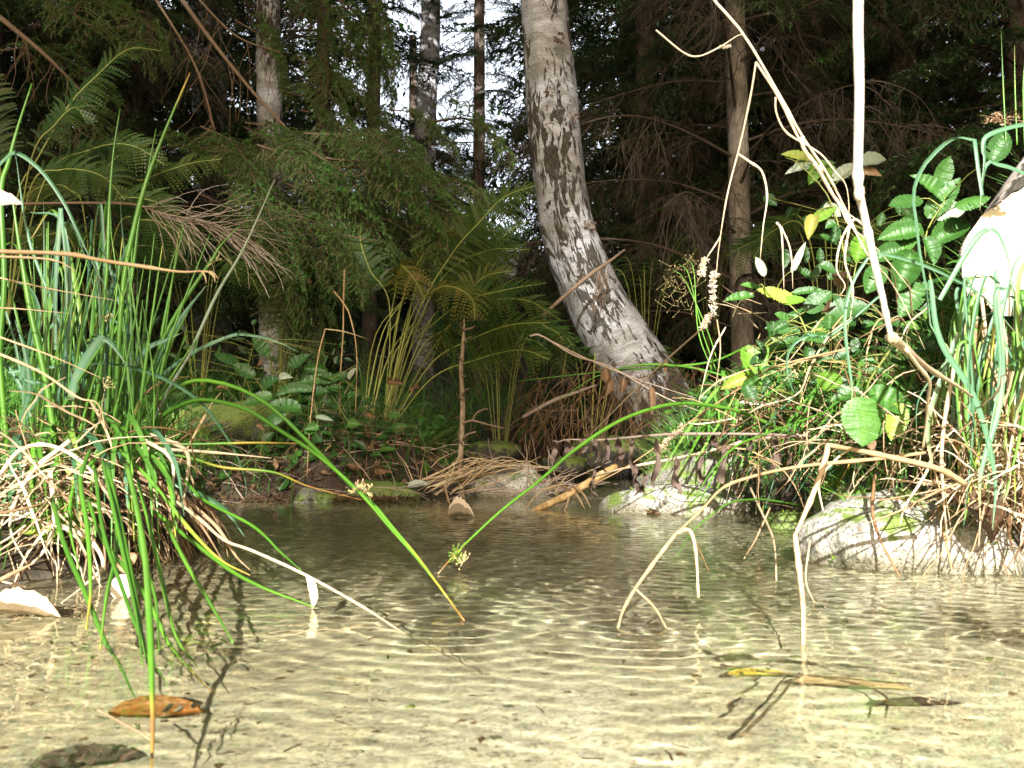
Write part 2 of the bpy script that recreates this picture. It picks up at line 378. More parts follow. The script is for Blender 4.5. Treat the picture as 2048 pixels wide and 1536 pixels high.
M['orange_leaf'] = leafmat('sunken_leaf', [(0, (.10, .035, .01)), (.5, (.36, .14, .03)), (1, (.55, .26, .07))], .15, .6, .3, nscale=50, namp=.8, bump=.6)
M['twig_pale'] = leafmat('pale_twig', [(0, (.14, .10, .07)), (.5, (.32, .25, .19)), (1, (.55, .46, .38))], 0, .75, .2, nscale=40, namp=.5)
M['leaf_dark'] = leafmat('undergrowth_leaf', [(0, (.010, .032, .008)), (.5, (.024, .066, .012)), (.8, (.06, .12, .02)), (1, (.22, .17, .04))], .28, .5, .35, nscale=2, namp=.3)
M['seed'] = leafmat('seed_head', [(0, (.35, .26, .10)), (.5, (.55, .48, .22)), (1, (.75, .72, .5))], .1, .7, .2)
M['moss'] = leafmat('moss_tufts', [(0, (.05, .11, .01)), (.5, (.13, .25, .02)), (1, (.30, .42, .06))], .25, .8, .1)
M['yellow'] = leafmat('yellow_leaf', [(0, (.45, .28, .03)), (.5, (.75, .58, .08)), (1, (.85, .8, .4))], .25, .5, .4, nscale=40)
M['cream'] = leafmat('cream_leaf', [(0, (.40, .27, .15)), (.4, (.62, .50, .34)), (1, (.76, .70, .58))], .2, .5, .35, nscale=50, namp=.4, bump=.5)

def bark_birch(name='birch_bark', white=(.56, .575, .60), dark=(.035, .03, .026), lo=.035, hi=.03):
    m, n, out = newmat(name)
    at = n.nodes.new('ShaderNodeAttribute'); at.attribute_name = 'uvw'; at.attribute_type = 'GEOMETRY'
    v = at.outputs['Vector']                           # (round the trunk, along it, 0) in metres
    sp = n.nodes.new('ShaderNodeSeparateXYZ'); n.links.new(v, sp.inputs[0])
    def mp(sx, sy, sz=1):
        q = n.nodes.new('ShaderNodeMapping'); q.inputs['Scale'].default_value = (sx, sy, sz); n.links.new(v, q.inputs[0]); return q.outputs[0]
    # long diamond fissures of rough brown bark that merge towards the foot
    fis = noise_n(n, 1, 5, .62, mp(36, 9.5, 36), 1.3)
    hgt = n.nodes.new('ShaderNodeMapRange'); hgt.inputs[1].default_value = .1; hgt.inputs[2].default_value = 1.75; hgt.inputs[3].default_value = lo; hgt.inputs[4].default_value = hi
    n.links.new(sp.outputs['Y'], hgt.inputs[0])
    big = noise_n(n, 1, 3, .5, mp(7, 3.2, 7), .4)
    f = mathn(n, 'ADD', mathn(n, 'ADD', fis.outputs[0], hgt.outputs[0]), mathn(n, 'MULTIPLY', mathn(n, 'SUBTRACT', big.outputs[0], .5), .75))
    mask = ramp(n, [(.545, (0, 0, 0)), (.575, (1, 1, 1))], f)
    # horizontal lenticels and grey stain on the white
    len_ = noise_n(n, 1, 4, .7, mp(22, 330, 22)); st = noise_n(n, 1, 5, .65, mp(9, 16, 9), .8)
    wh = ramp(n, [(.30, tuple(c * .45 for c in white)), (.45, tuple(c * .85 for c in white)), (.7, white)], len_.outputs[0])
    stain = ramp(n, [(.42, (.55, .53, .48)), (.60, (1.02, 1.0, 1.03))], st.outputs[0])
    whc = mixc(n, 1.0, wh.outputs[0], stain.outputs[0], 'MULTIPLY')
    rg = noise_n(n, 1, 6, .7, mp(110, 45, 110), .8)
    br = ramp(n, [(.30, dark), (.5, (.10, .088, .070)), (.64, (.17, .15, .125)), (.76, (.30, .17, .09))], rg.outputs[0])
    sk = noise_n(n, 1, 3, .7, mp(150, 190, 150)); skr = ramp(n, [(.36, (.42, .40, .36)), (.46, (1, 1, 1))], sk.outputs[0]); whc = mixc(n, .8, whc, skr.outputs[0], 'MULTIPLY')
    c = mixc(n, mask.outputs[0], whc, br.outputs[0])
    p = n.nodes.new('ShaderNodeBsdfPrincipled'); p.inputs['Roughness'].default_value = .8; p.inputs['Specular IOR Level'].default_value = .2
    n.links.new(c, p.inputs['Base Color'])
    b = n.nodes.new('ShaderNodeBump'); b.inputs['Strength'].default_value = 1.0; b.inputs['Distance'].default_value = .016
    hh = mathn(n, 'ADD', mathn(n, 'MULTIPLY', mask.outputs[0], .35), mathn(n, 'MULTIPLY', mathn(n, 'MULTIPLY', rg.outputs[0], mask.outputs[0]), 1.1))
    n.links.new(mathn(n, 'ADD', hh, mathn(n, 'MULTIPLY', len_.outputs[0], .1)), b.inputs['Height']); n.links.new(b.outputs[0], p.inputs['Normal'])
    n.links.new(p.outputs[0], out.inputs[0]); return m
def bark_plain(name, c0, c1, c2, sc=30, bump=.8):
    m, n, out = newmat(name)
    tc = n.nodes.new('ShaderNodeTexCoord'); mp = n.nodes.new('ShaderNodeMapping'); mp.inputs['Scale'].default_value = (1, 1, .35)
    n.links.new(tc.outputs['Object'], mp.inputs[0])
    a = noise_n(n, sc, 6, .7, mp.outputs[0], .5); b2 = noise_n(n, sc * .15, 3, .5, tc.outputs['Object'])
    f = mathn(n, 'ADD', a.outputs[0], mathn(n, 'MULTIPLY', mathn(n, 'SUBTRACT', b2.outputs[0], .5), .7))
    r = ramp(n, [(.3, c0), (.5, c1), (.7, c2)], f)
    p = n.nodes.new('ShaderNodeBsdfPrincipled'); p.inputs['Roughness'].default_value = .85; p.inputs['Specular IOR Level'].default_value = .2
    n.links.new(r.outputs[0], p.inputs['Base Color'])
    b = n.nodes.new('ShaderNodeBump'); b.inputs['Strength'].default_value = bump; b.inputs['Distance'].default_value = .004
    n.links.new(a.outputs[0], b.inputs['Height']); n.links.new(b.outputs[0], p.inputs['Normal'])
    n.links.new(p.outputs[0], out.inputs[0]); return m
M['birch'] = bark_birch()
M['birch_far'] = bark_birch('far_birch_bark', (.62, .62, .66), lo=-.02, hi=-.06)
M['spruce_bark'] = bark_plain('spruce_bark', (.05, .035, .026), (.12, .09, .07), (.20, .165, .13))
M['grey_bark'] = bark_plain('grey_bark', (.10, .085, .065), (.20, .175, .14), (.32, .29, .235), 45)
M['stick'] = bark_plain('stick_bark', (.09, .055, .03), (.22, .16, .10), (.40, .31, .21), 120)
M['wet_stick'] = bark_plain('wet_peeled_wood', (.20, .11, .04), (.46, .30, .12), (.62, .46, .24), 60)
def stone_mat(name, base, dark, moss=0.0, sc=1.0, speck=1.0):
    m, n, out = newmat(name)
    tc = n.nodes.new('ShaderNodeTexCoord'); geo = n.nodes.new('ShaderNodeNewGeometry')
    a = noise_n(n, 210 * sc, 3, .7, tc.outputs['Object']); v = n.nodes.new('ShaderNodeTexVoronoi'); v.inputs['Scale'].default_value = 330 * sc
    n.links.new(tc.outputs['Object'], v.inputs['Vector'])
    big = noise_n(n, 14, 5, .6, tc.outputs['Object'])
    r = ramp(n, [(.33, dark), (.44, tuple(c * .72 for c in base)), (.56, base), (.75, tuple(min(.9, c * 1.25) for c in base))], a.outputs[0])
    sp = ramp(n, [(.0, (1 - .7 * speck,) * 3), (.16, (1, 1, 1))], v.outputs['Color'])
    c = mixc(n, 1.0, r.outputs[0], sp.outputs[0], 'MULTIPLY')
    md = noise_n(n, 48, 5, .75, tc.outputs['Object'], .6); mdr = ramp(n, [(.34, (.50, .48, .42)), (.47, (.92, .91, .88)), (.7, (1.12, 1.1, 1.08))], md.outputs[0]); c = mixc(n, 1.0, c, mdr.outputs[0], 'MULTIPLY')
    bl = ramp(n, [(.35, (.80, .78, .72)), (.6, (1.05, 1.03, 1.0))], big.outputs[0]); c = mixc(n, 1.0, c, bl.outputs[0], 'MULTIPLY')
    sz = n.nodes.new('ShaderNodeSeparateXYZ'); n.links.new(geo.outputs['Position'], sz.inputs[0])
    # damp band with algae at the waterline
    wet = n.nodes.new('ShaderNodeMapRange'); wet.inputs[1].default_value = .004; wet.inputs[2].default_value = .030; wet.inputs[3].default_value = 1; wet.inputs[4].default_value = 0
    n.links.new(mathn(n, 'ADD', sz.outputs['Z'], mathn(n, 'MULTIPLY', mathn(n, 'SUBTRACT', big.outputs[0], .5), .03)), wet.inputs[0])
    c = mixc(n, mathn(n, 'MULTIPLY', wet.outputs[0], .75), c, mixc(n, 1.0, c, (.42, .40, .26), 'MULTIPLY'))
    if moss > 0:
        mo = noise_n(n, 22, 5, .7, tc.outputs['Object']); sn = n.nodes.new('ShaderNodeSeparateXYZ'); n.links.new(geo.outputs['Normal'], sn.inputs[0])
        mf = ramp(n, [(.60 - moss * .3, (0, 0, 0)), (.68 - moss * .3, (1, 1, 1))], mathn(n, 'ADD', mo.outputs[0], mathn(n, 'MULTIPLY', sn.outputs[2], .12)))
        mc = ramp(n, [(.3, (.08, .12, .02)), (.7, (.20, .27, .06))], a.outputs[0]); c = mixc(n, mf.outputs[0], c, mc.outputs[0])
    p = n.nodes.new('ShaderNodeBsdfPrincipled'); n.links.new(c, p.inputs['Base Color'])
    ro = n.nodes.new('ShaderNodeMapRange'); ro.inputs[3].default_value = .8; ro.inputs[4].default_value = .25; n.links.new(wet.outputs[0], ro.inputs[0]); n.links.new(ro.outputs[0], p.inputs['Roughness'])
    b = n.nodes.new('ShaderNodeBump'); b.inputs['Strength'].default_value = .9; b.inputs['Distance'].default_value = .003
    n.links.new(mathn(n, 'ADD', a.outputs[0], mathn(n, 'MULTIPLY', big.outputs[0], 2)), b.inputs['Height']); n.links.new(b.outputs[0], p.inputs['Normal'])
    n.links.new(p.outputs[0], out.inputs[0]); return m
M['granite'] = stone_mat('pale_granite', (.50, .495, .465), (.11, .105, .09), .04)
M['stone'] = stone_mat('grey_stone', (.27, .265, .235), (.07, .066, .055), .25)
M['mossy'] = stone_mat('mossy_stone', (.17, .17, .13), (.05, .05, .035), .6)
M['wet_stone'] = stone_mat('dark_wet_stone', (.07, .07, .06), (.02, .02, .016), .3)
# ------------------------------------------------------------------ trees
def trunk(name, P, radii, mat, parent, sides=28, n=60, bumpy=.03, flare=0.0, seed=0):
    """trunk surface with a 'uvw' attribute (metres round, metres along)"""
    C = spline(P, n); V = []; Fc = []; UV = []; L = 0
    for i in range(n):
        t = (C[min(i + 1, n - 1)] - C[max(i - 1, 0)]).normalized(); u = Vector((1, 0, 0)); u = (u - t * u.dot(t)).normalized(); w = t.cross(u)
        if i: L += (C[i] - C[i - 1]).length
        f = i / (n - 1); r = lerpl(radii, f)
        for k in range(sides + 1):
            an = 2 * math.pi * (k % sides) / sides
            q = r * (1 + bumpy * noise.noise(Vector((math.cos(an) * 1.6 + seed, math.sin(an) * 1.6, L * 3.0))) * 2 + bumpy * .8 * noise.noise(Vector((math.cos(an) * 5, math.sin(an) * 5 + seed, L * 9))))
            q *= 1 + flare * max(0, 1 - f * 7) * (.5 + .5 * math.sin(an * 4 + seed)) 
            V.append(C[i] + (u * math.cos(an) + w * math.sin(an)) * q)
            UV.append((math.cos(an) * r, L, math.sin(an) * r))
    for i in range(n - 1):
        for k in range(sides):
            b = i * (sides + 1) + k; Fc.append((b, b + 1, b + sides + 2, b + sides + 1))
    mb = MB(); mb.add(V, Fc, .5); o = mb.build(name, mat, parent)
    at = o.data.attributes.new('uvw', 'FLOAT_VECTOR', 'POINT'); at.data.foreach_set('vector', np.array(UV, dtype=np.float32).ravel())
    return o

# the leaning birch
def birch_main():
    Y0 = 3.55
    def q(px, py, Y): return W(px, py, Y)
    b = q(1345, 905, Y0 - .02); t = thing('birch_tree', 'big white birch with a curved leaning trunk, its bark split into brown diamonds', 'tree', (b.x, b.y, b.z))
    P = [q(1352, 930, Y0), q(1330, 860, Y0), q(1294, 780, Y0), q(1243, 690, Y0), q(1186, 590, Y0 + .02), q(1142, 480, Y0 + .04), q(1122, 380, Y0 + .05), q(1108, 250, Y0 + .07), q(1097, 120, Y0 + .08), q(1086, 0, Y0 + .1), q(1070, -250, Y0 + .1), q(1080, -700, Y0 + .1), q(1040, -1300, Y0 + .3)]
    k = Y0 / F
    rr = [98 * k, 82 * k, 74 * k, 66 * k, 60 * k, 57 * k, 55 * k, 52 * k, 50 * k, 48 * k, 42 * k, 36 * k, 28 * k]
    trunk('trunk', P, rr, M['birch'], t, 44, 150, .05, .25, 3)
    cr = MB(); top = P[-1]
    for i in range(1500):
        c = top + Vector((random.gauss(0, .9), random.gauss(0, .9), random.gauss(.2, .8)))
        d = rv().normalized(); cr.leaf(c, d, rv(), .05, .035, rnd(.2, .7), n=3, serr=0)
    for i in range(14):
        e = top + Vector((rnd(-1.4, 1.4), rnd(-1.4, 1.4), rnd(0, 1.2))); s_ = P[-1].lerp(P[-2], rnd(0, .8))
        cr.tube(spline([s_, (s_ + e) / 2 + Vector((0, 0, .15)), e], 7), [.012, .003], 4, .2)
    cr.build('crown', M['leaf_dark'], t)
    # peeling bark scabs round two old branch scars
    for (px, py, s_) in ((1120, 80, 1), (1150, 235, .8), (1098, 185, .6), (1180, 450, .9)):
        sc = MB(); c = q(px, py, Y0 - .055)
        for j in range(16):
            d = rv().normalized(); d.y = -abs(d.y) * .3
            sc.leaf(c + rv(.018 * s_), d, Vector((rnd(-.4, .4), -1, rnd(-.3, .3))), rnd(.010, .024) * s_, rnd(.006, .014), rnd(.2, .9), n=3, serr=.2, bend=-.3)
        sc.build('loose_bark', M['grey_leaf'], t)
birch_main()
def simple_birch(P, r0, r1, label, mat='birch_far'):
    t = thing('birch_tree', label, 'tree', P[0], 'white birches standing further back')
    trunk('trunk', P, [r0, r1], M[mat], t, 20, 60, .03, 0, rnd(0, 9))
    cr = MB(); top = P[-1]
    for i in range(500):
        c = top + Vector((random.gauss(0, .7), random.gauss(0, .7), random.gauss(.3, .6))); cr.leaf(c, rv(), rv(), .06, .04, rnd(.2, .7), n=3, serr=0)
    cr.build('crown', M['leaf_dark'], t)
def gz(px, Y): x = (px - 1024) / F * Y; return Vector((x, Y, H(x, Y) - .05))
simple_birch([gz(548, 5.2), W(545, 560, 5.2), W(540, 260, 5.2), W(537, 0, 5.2), W(545, -500, 5.2), W(560, -1300, 5.2)], .075, .055, 'slim white birch behind the left spruce boughs, bark lit in patches', 'birch')
simple_birch([gz(845, 8.2), W(850, 300, 8.2), W(858, 120, 8.2), W(862, 0, 8.2), W(866, -400, 8.2), W(880, -1000, 8.2)], .09, .075, 'pale grey-blue birch trunk seen against the sky between the two dark spruces')
simple_birch([gz(425, 6.2), W(424, 400, 6.2), W(418, 150, 6.2), W(412, -50, 6.2), W(405, -900, 6.2)], .12, .09, 'shaded blue-grey birch trunk, furthest left, mostly hidden behind ferns and twigs')

# --- spruce boughs: meshes shared by many copies
def bough_mesh(seed, L=.8, nt=26, needle=.013, step=.0042, droop=.35, dens=1.0, nw=.0016):
    random.seed(seed); nb = MB(); wb = MB()
    ax = spline([Vector((0, 0, 0)), Vector((L * .4, rnd(-.03, .03), .02)), Vector((L * .75, rnd(-.05, .05), -droop * L * .3)), Vector((L, rnd(-.08, .08), -droop * L * .7))], 24)
    wb.tube(ax, [.006, .0015], 4, .3)
    def needles(Pn, f0=0.0):
        tot = sum((Pn[i + 1] - Pn[i]).length for i in range(len(Pn) - 1)); k = int(tot / step * dens)
        for j in range(k):
            f = (j + random.random()) / k; x = f * (len(Pn) - 1); i = min(int(x), len(Pn) - 2); p = Pn[i].lerp(Pn[i + 1], x - i)
            t = (Pn[i + 1] - Pn[i]).normalized()
            an = rnd(0, 6.283); o = t.orthogonal().normalized(); o = (Matrix.Rotation(an, 3, t) @ o)
            d = (t * .75 + o * .8 + Vector((0, 0, .15))).normalized(); ln = needle * rnd(.7, 1.15); s_ = t.cross(d).normalized() * nw
            v = rnd(.15, .6) + .35 * f
            nb.add([p - s_, p + s_, p + d * ln], [(0, 1, 2)], v)
    def rec(p, d, ln, lev):
        e = p + d * ln + Vector((0, 0, -droop * ln * rnd(.2, 1.0)))
        T = spline([p, p + d * ln * .5 + Vector((0, 0, rnd(-.01, .02))), e], 7); wb.tube(T, [.0022, .0008], 3, rnd(.2, .6)); needles(T)
        if lev > 0:
            for k in range(int(ln / .032)):
                f = rnd(.2, .95); x = f * 6; i = min(int(x), 5); q_ = T[i].lerp(T[i + 1], x - i); t = (T[i + 1] - T[i]).normalized()
                side = t.cross(Vector((0, 0, 1))).normalized() * random.choice((-1, 1))
                rec(q_, (t * .8 + side * .75 + Vector((0, 0, rnd(-.3, .05)))).normalized(), ln * .38 * (1.15 - f * .7), lev - 1)
    needles(ax[8:])
    for i in range(nt):
        f = .14 + .84 * i / nt; x = f * 23; k = min(int(x), 22); p = ax[k].lerp(ax[k + 1], x - k); t = (ax[k + 1] - ax[k]).normalized()
        side = Vector((0, 1, 0)) * (1 if i % 2 else -1)
        rec(p, (t * .7 + side * .8 + Vector((0, 0, rnd(-.25, .1)))).normalized(), L * .36 * (1.1 - f) + .05, 1)
    a = nb.build('needles', M['needle'], None); b = wb.build('twigs', M['twig'], None)
    ma, mb_ = a.data, b.data; bpy.data.objects.remove(a); bpy.data.objects.remove(b)
    # one mesh, two material slots
    for me in (ma, mb_): pass
    return ma, mb_
def join_mesh(name, ma, mb_, m0, m1):
    V = np.concatenate([np.array([v.co for v in ma.vertices]), np.array([v.co for v in mb_.vertices])]); n0 = len(ma.vertices)
    Fc = [tuple(p.vertices) for p in ma.polygons] + [tuple(i + n0 for i in p.vertices) for p in mb_.polygons]
    me = bpy.data.meshes.new(name); me.from_pydata(V.tolist(), [], Fc)
    va = np.concatenate([np.array([d.value for d in ma.attributes['v'].data]), np.array([d.value for d in mb_.attributes['v'].data])]).astype(np.float32)
    at = me.attributes.new('v', 'FLOAT', 'POINT'); at.data.foreach_set('value', va)
    me.materials.append(m0); me.materials.append(m1)
    me.polygons.foreach_set('material_index', np.array([0] * len(ma.polygons) + [1] * len(mb_.polygons), dtype=np.int32)); me.update()
    return me
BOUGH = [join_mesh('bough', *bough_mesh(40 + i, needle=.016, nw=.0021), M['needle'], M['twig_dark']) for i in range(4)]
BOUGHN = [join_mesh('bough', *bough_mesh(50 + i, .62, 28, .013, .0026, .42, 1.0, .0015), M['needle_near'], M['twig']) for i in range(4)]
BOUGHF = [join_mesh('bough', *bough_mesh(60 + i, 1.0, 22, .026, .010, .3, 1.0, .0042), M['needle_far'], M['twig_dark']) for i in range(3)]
def dead_mesh(seed, L=1.0):
    """bare spruce branch with fine hanging side twigs"""
    random.seed(seed); wb = MB()
    ax = spline([Vector((0, 0, 0)), Vector((L * .35, rnd(-.05, .05), .05)), Vector((L * .7, rnd(-.08, .08), -.02)), Vector((L, rnd(-.1, .1), -.16))], 22)
    wb.tube(ax, [.0075, .005, .0018], 5, [.35, .7])
    def rec(p, d, ln, r, lev):
        T = [p]; dd = d.copy(); m = 7
        for i in range(m):
            dd = (dd + rv(.22) + Vector((0, 0, -.13))).normalized(); T.append(T[-1] + dd * ln / m)
        wb.tube(T, [r, r * .35], 3, rnd(.2, .8), cap=False)
        if lev:
            for k in range(random.randint(3, 6)):
                i = random.randint(1, m - 1); rec(T[i], (dd + rv(.9)).normalized(), ln * rnd(.3, .6), r * .55, lev - 1)
    for i in range(24):
        f = rnd(.12, 1); x = f * 21; k = min(int(x), 20); p = ax[k].lerp(ax[k + 1], x - k); t = (ax[k + 1] - ax[k]).normalized()
        rec(p, (t * .6 + Vector((0, rnd(-1, 1), rnd(-.8, .3)))).normalized(), rnd(.15, .42), .0022, 2)
    o = wb.build('dead_branch', M['twig_mid'], None); me = o.data; bpy.data.objects.remove(o); return me
DEADB = [dead_mesh(80 + i) for i in range(4)]
def inst(me, name, parent, loc, az, pitch=0.0, roll=0.0, sc=1.0):
    o = bpy.data.objects.new(name, me); COL.objects.link(o); o.parent = parent
    o.location = Vector(loc) - WORLD.get(parent.name, Vector())
    o.rotation_euler = (Matrix.Rotation(az, 3, 'Z') @ Matrix.Rotation(-pitch, 3, 'Y') @ Matrix.Rotation(roll, 3, 'X')).to_euler(); o.scale = (sc,) * 3
    return o
random.seed(5)
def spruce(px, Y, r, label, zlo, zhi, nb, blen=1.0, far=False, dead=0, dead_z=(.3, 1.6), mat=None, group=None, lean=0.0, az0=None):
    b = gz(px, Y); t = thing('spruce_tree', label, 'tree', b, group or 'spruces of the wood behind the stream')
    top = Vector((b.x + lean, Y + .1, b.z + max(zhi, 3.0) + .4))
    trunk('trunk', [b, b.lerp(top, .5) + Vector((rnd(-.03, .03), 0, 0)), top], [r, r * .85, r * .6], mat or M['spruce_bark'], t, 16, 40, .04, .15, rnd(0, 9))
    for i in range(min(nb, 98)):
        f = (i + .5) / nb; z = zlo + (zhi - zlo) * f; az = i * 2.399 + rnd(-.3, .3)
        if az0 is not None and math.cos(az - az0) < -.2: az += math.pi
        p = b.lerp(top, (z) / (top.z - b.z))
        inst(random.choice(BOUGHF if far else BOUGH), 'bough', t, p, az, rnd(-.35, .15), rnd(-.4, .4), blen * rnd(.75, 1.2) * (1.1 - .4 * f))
    for i in range(dead):
        z = dead_z[0] + (dead_z[1] - dead_z[0]) * i / max(1, dead - 1); az = i * 2.399 + rnd(-.3, .3)
        p = b.lerp(top, z / (top.z - b.z)); inst(random.choice(DEADB), 'dead_branch', t, p, az, rnd(-.05, .3), rnd(-.6, .6), rnd(.7, 1.15))
    return t
# grey-barked spruce right of the birch, bare lower branches
spruce(1488, 4.2, .050, 'slim grey-barked spruce trunk right of the curved birch, with bare drooping lower branches', 1.9, 3.2, 26, 1.0, dead=22, dead_z=(.45, 1.85), mat=M['grey_bark'], lean=-.03)
spruce(1600, 5.4, .085, 'dim brown spruce trunk directly behind the grey-barked one, smothered in dead twigs', 1.1, 3.8, 60, 1.3, dead=20, dead_z=(.3, 2.0))
spruce(735, 7.0, .055, 'dark spruce with a bare straight stem, left of the gap of bright sky', 2.3, 4.5, 26, .7, far=True, dead=6)
spruce(955, 7.4, .050, 'dark young spruce standing in the middle of the bright gap, short level branches', .8, 4.6, 60, .6, far=True)
spruce(1290, 5.6, .07, 'dark bushy spruce filling the space between birch and grey trunk', .5, 4.2, 90, 1.15, dead=8)
spruce(1820, 5.0, .08, 'broad dark spruce behind the leafy right bank', .6, 4.0, 80, 1.3, dead=16, dead_z=(.2, 2.4))
spruce(2080, 4.2, .08, 'spruce at the right edge behind the cut log', .7, 3.6, 70, 1.3, dead=10, dead_z=(.3, 2.2))
spruce(630, 5.8, .045, 'spruce just right of the slim lit birch, needles down to the ground', .6, 4.0, 80, .62, dead=4)
spruce(250, 5.2, .07, 'dense spruce behind the tall ferns on the left', .4, 4.0, 90, 1.2, dead=18, dead_z=(.3, 2.4))
spruce(-60, 4.6, .08, 'spruce at the left edge with tangled bare twigs', .6, 3.8, 80, 1.2, dead=18, dead_z=(.3, 2.3))
spruce(1260, 9.5, .09, 'distant spruce hidden behind the top of the birch', .4, 6, 90, 1.7, far=True)
spruce(420, 8.5, .09, 'tall distant spruce behind the shaded left birch', .4, 6, 90, 2.0, far=True)
spruce(1560, 8.2, .09, 'tall distant spruce behind the grey trunk, bits of sky beside it', .4, 5.5, 90, 2.1, far=True)
spruce(1960, 8.0, .09, 'tall distant spruce far right behind the others', .4, 5.5, 90, 2.2, far=True)
spruce(60, 8.0, .09, 'tall distant spruce far left behind the others', .4, 5.5, 90, 2.2, far=True)
spruce(820, 11.5, .07, 'lowest distant spruce at the foot of the bright gap', .1, 2.3, 80, 1.3, far=True)

# near spruce whose green boughs hang over the left bank (its stem stands off to the left)
def near_boughs():
    b = Vector((-2.35, 4.05, H(-2.35, 4.05) - .05)); t = thing('spruce_tree', 'leafy green spruce on the left bank whose needled boughs droop toward the stream', 'tree', b, 'spruces of the wood behind the stream')
    top = Vector((b.x, 4.05, 3.6)); trunk('trunk', [b, (b + top) / 2, top], [.04, .03], M['spruce_bark'], t, 12, 30)
    # main limbs traced from the photo, with boughs along them
    limbs = [([(350, -20, 3.9), (430, 90, 3.8), (520, 200, 3.7), (625, 310, 3.6)], 0.010, [(560, 250), (625, 310), (590, 300)], 0),
             ([(380, -20, 3.9), (470, 70, 3.8), (560, 105, 3.7)], .006, [], 0),
             ([(300, -20, 4.0), (390, 130, 3.9), (430, 260, 3.8)], .006, [], 0),
             ([(0, 35, 3.4), (90, 110, 3.4), (170, 190, 3.5)], .010, [], 0)]
    for i, (pp, r, bb, k) in enumerate(limbs):
        mb = MB(); P = spline([W(*q) for q in pp], 20); mb.tube(P, [r, r * .4], 6, .8)
        for j in range(16):
            q = P[random.randint(4, 19)]; T = [q]; d = Vector((rnd(-.5, .5), rnd(-.5, .5), -1)).normalized()
            for m_ in range(6): d = (d + rv(.25)).normalized(); T.append(T[-1] + d * rnd(.02, .05))
            mb.tube(T, [.0018, .0008], 3, rnd(.3, .8), cap=False)
        mb.build('limb', M['twig'], t)
    sp = [(430, 305, 3.55, .3, .7), (500, 330, 3.5, 0, .8), (560, 300, 3.5, -.1, .85), (600, 330, 3.45, -.2, .9), (650, 335, 3.4, -.1, .8), (690, 350, 3.3, -.1, .62), (640, 400, 3.4, -.7, .75),
          (580, 380, 3.5, -.9, .7), (700, 400, 3.35, -.8, .6), (740, 390, 3.3, -.5, .5), (540, 420, 3.5, -.9, .6), (620, 460, 3.4, -1.1, .55), (680, 460, 3.4, -1.1, .5),
          (600, -30, 3.9, -1.2, .9), (560, -20, 4.0, -1.3, .8), (650, -20, 4.0, -1.2, .9), (690, -30, 4.0, -1.0, .8), (600, 120, 3.9, -1.0, .7), (560, 180, 3.9, -.6, .7), (630, 150, 3.9, -.7, .6), (600, 220, 3.8, -.6, .6), (650, 60, 3.9, -.8, .6),
          (470, 40, 4.1, -.9, .8), (250, 40, 4.1, -.5, .9), (150, 30, 4.0, -.4, .9), (120, 260, 4.0, -.3, .8), (300, 300, 4.0, -.2, .8), (380, 300, 3.9, -.3, .8), (0, 100, 4.0, -.4, .9)]
    for i in range(34):
        px = rnd(400, 860); sp.append((px, rnd(230, 500) - max(0, px - 700) * .5, rnd(3.0, 3.35), rnd(-1.3, -.3), rnd(.45, .8)))
    sp += [(rnd(470, 590), rnd(450, 560), rnd(3.2, 3.6), rnd(-1.4, -.7), rnd(.5, .7)) for i in range(14)]
    for px, py, Y, pitch, sc in sp:
        az = rnd(-.9, .5) if px > 400 else rnd(-1.2, -.2)
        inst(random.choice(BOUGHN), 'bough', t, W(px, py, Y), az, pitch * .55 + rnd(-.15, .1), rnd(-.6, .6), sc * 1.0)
near_boughs()
# thicket and leafy underwood that closes the view behind (nobody could count it)
def thicket():
    mb = MB(); random.seed(3)
    N = 0
    while N < 44000:
        Y = rnd(8.5, 15); px = rnd(-500, 2500); py = rnd(-300, 760)
        # sparse where the photo shows sky
        g = math.exp(-((px - 880) / 210) ** 4) * (1 if py < 400 else max(0, 1 - (py - 400) / 70))
        g2 = .55 * (py < 150) * math.exp(-((px - 1400) / 60) ** 2) + .5 * math.exp(-((px - 1900) / 60) ** 2) * math.exp(-((py - 350) / 60) ** 2) + .5 * (py < 130) * math.exp(-((px - 1620) / 80) ** 2)
        if random.random() < min(1, g * .90 + g2): continue
        c = W(px, py, Y)
        if c.z < H(c.x, c.y): continue
        # small sprays of leaves
        d = rv().normalized()
        for j in range(3):
            p = c + rv(.09); s_ = rnd(.035, .07) * Y / 10
            a = rv().normalized(); n_ = a.orthogonal().normalized(); q = a.cross(n_)
            mb.add([p, p + a * s_ + n_ * s_ * .4, p + a * s_ * 1.7, p + a * s_ - n_ * s_ * .4], [(0, 1, 2, 3)], rnd(0, .75))
            N += 1
    stuff(mb.build('underwood', M['leaf_dark'], None, False), 'dark mass of leafy underwood closing the view behind the spruces', 'underwood')
thicket()
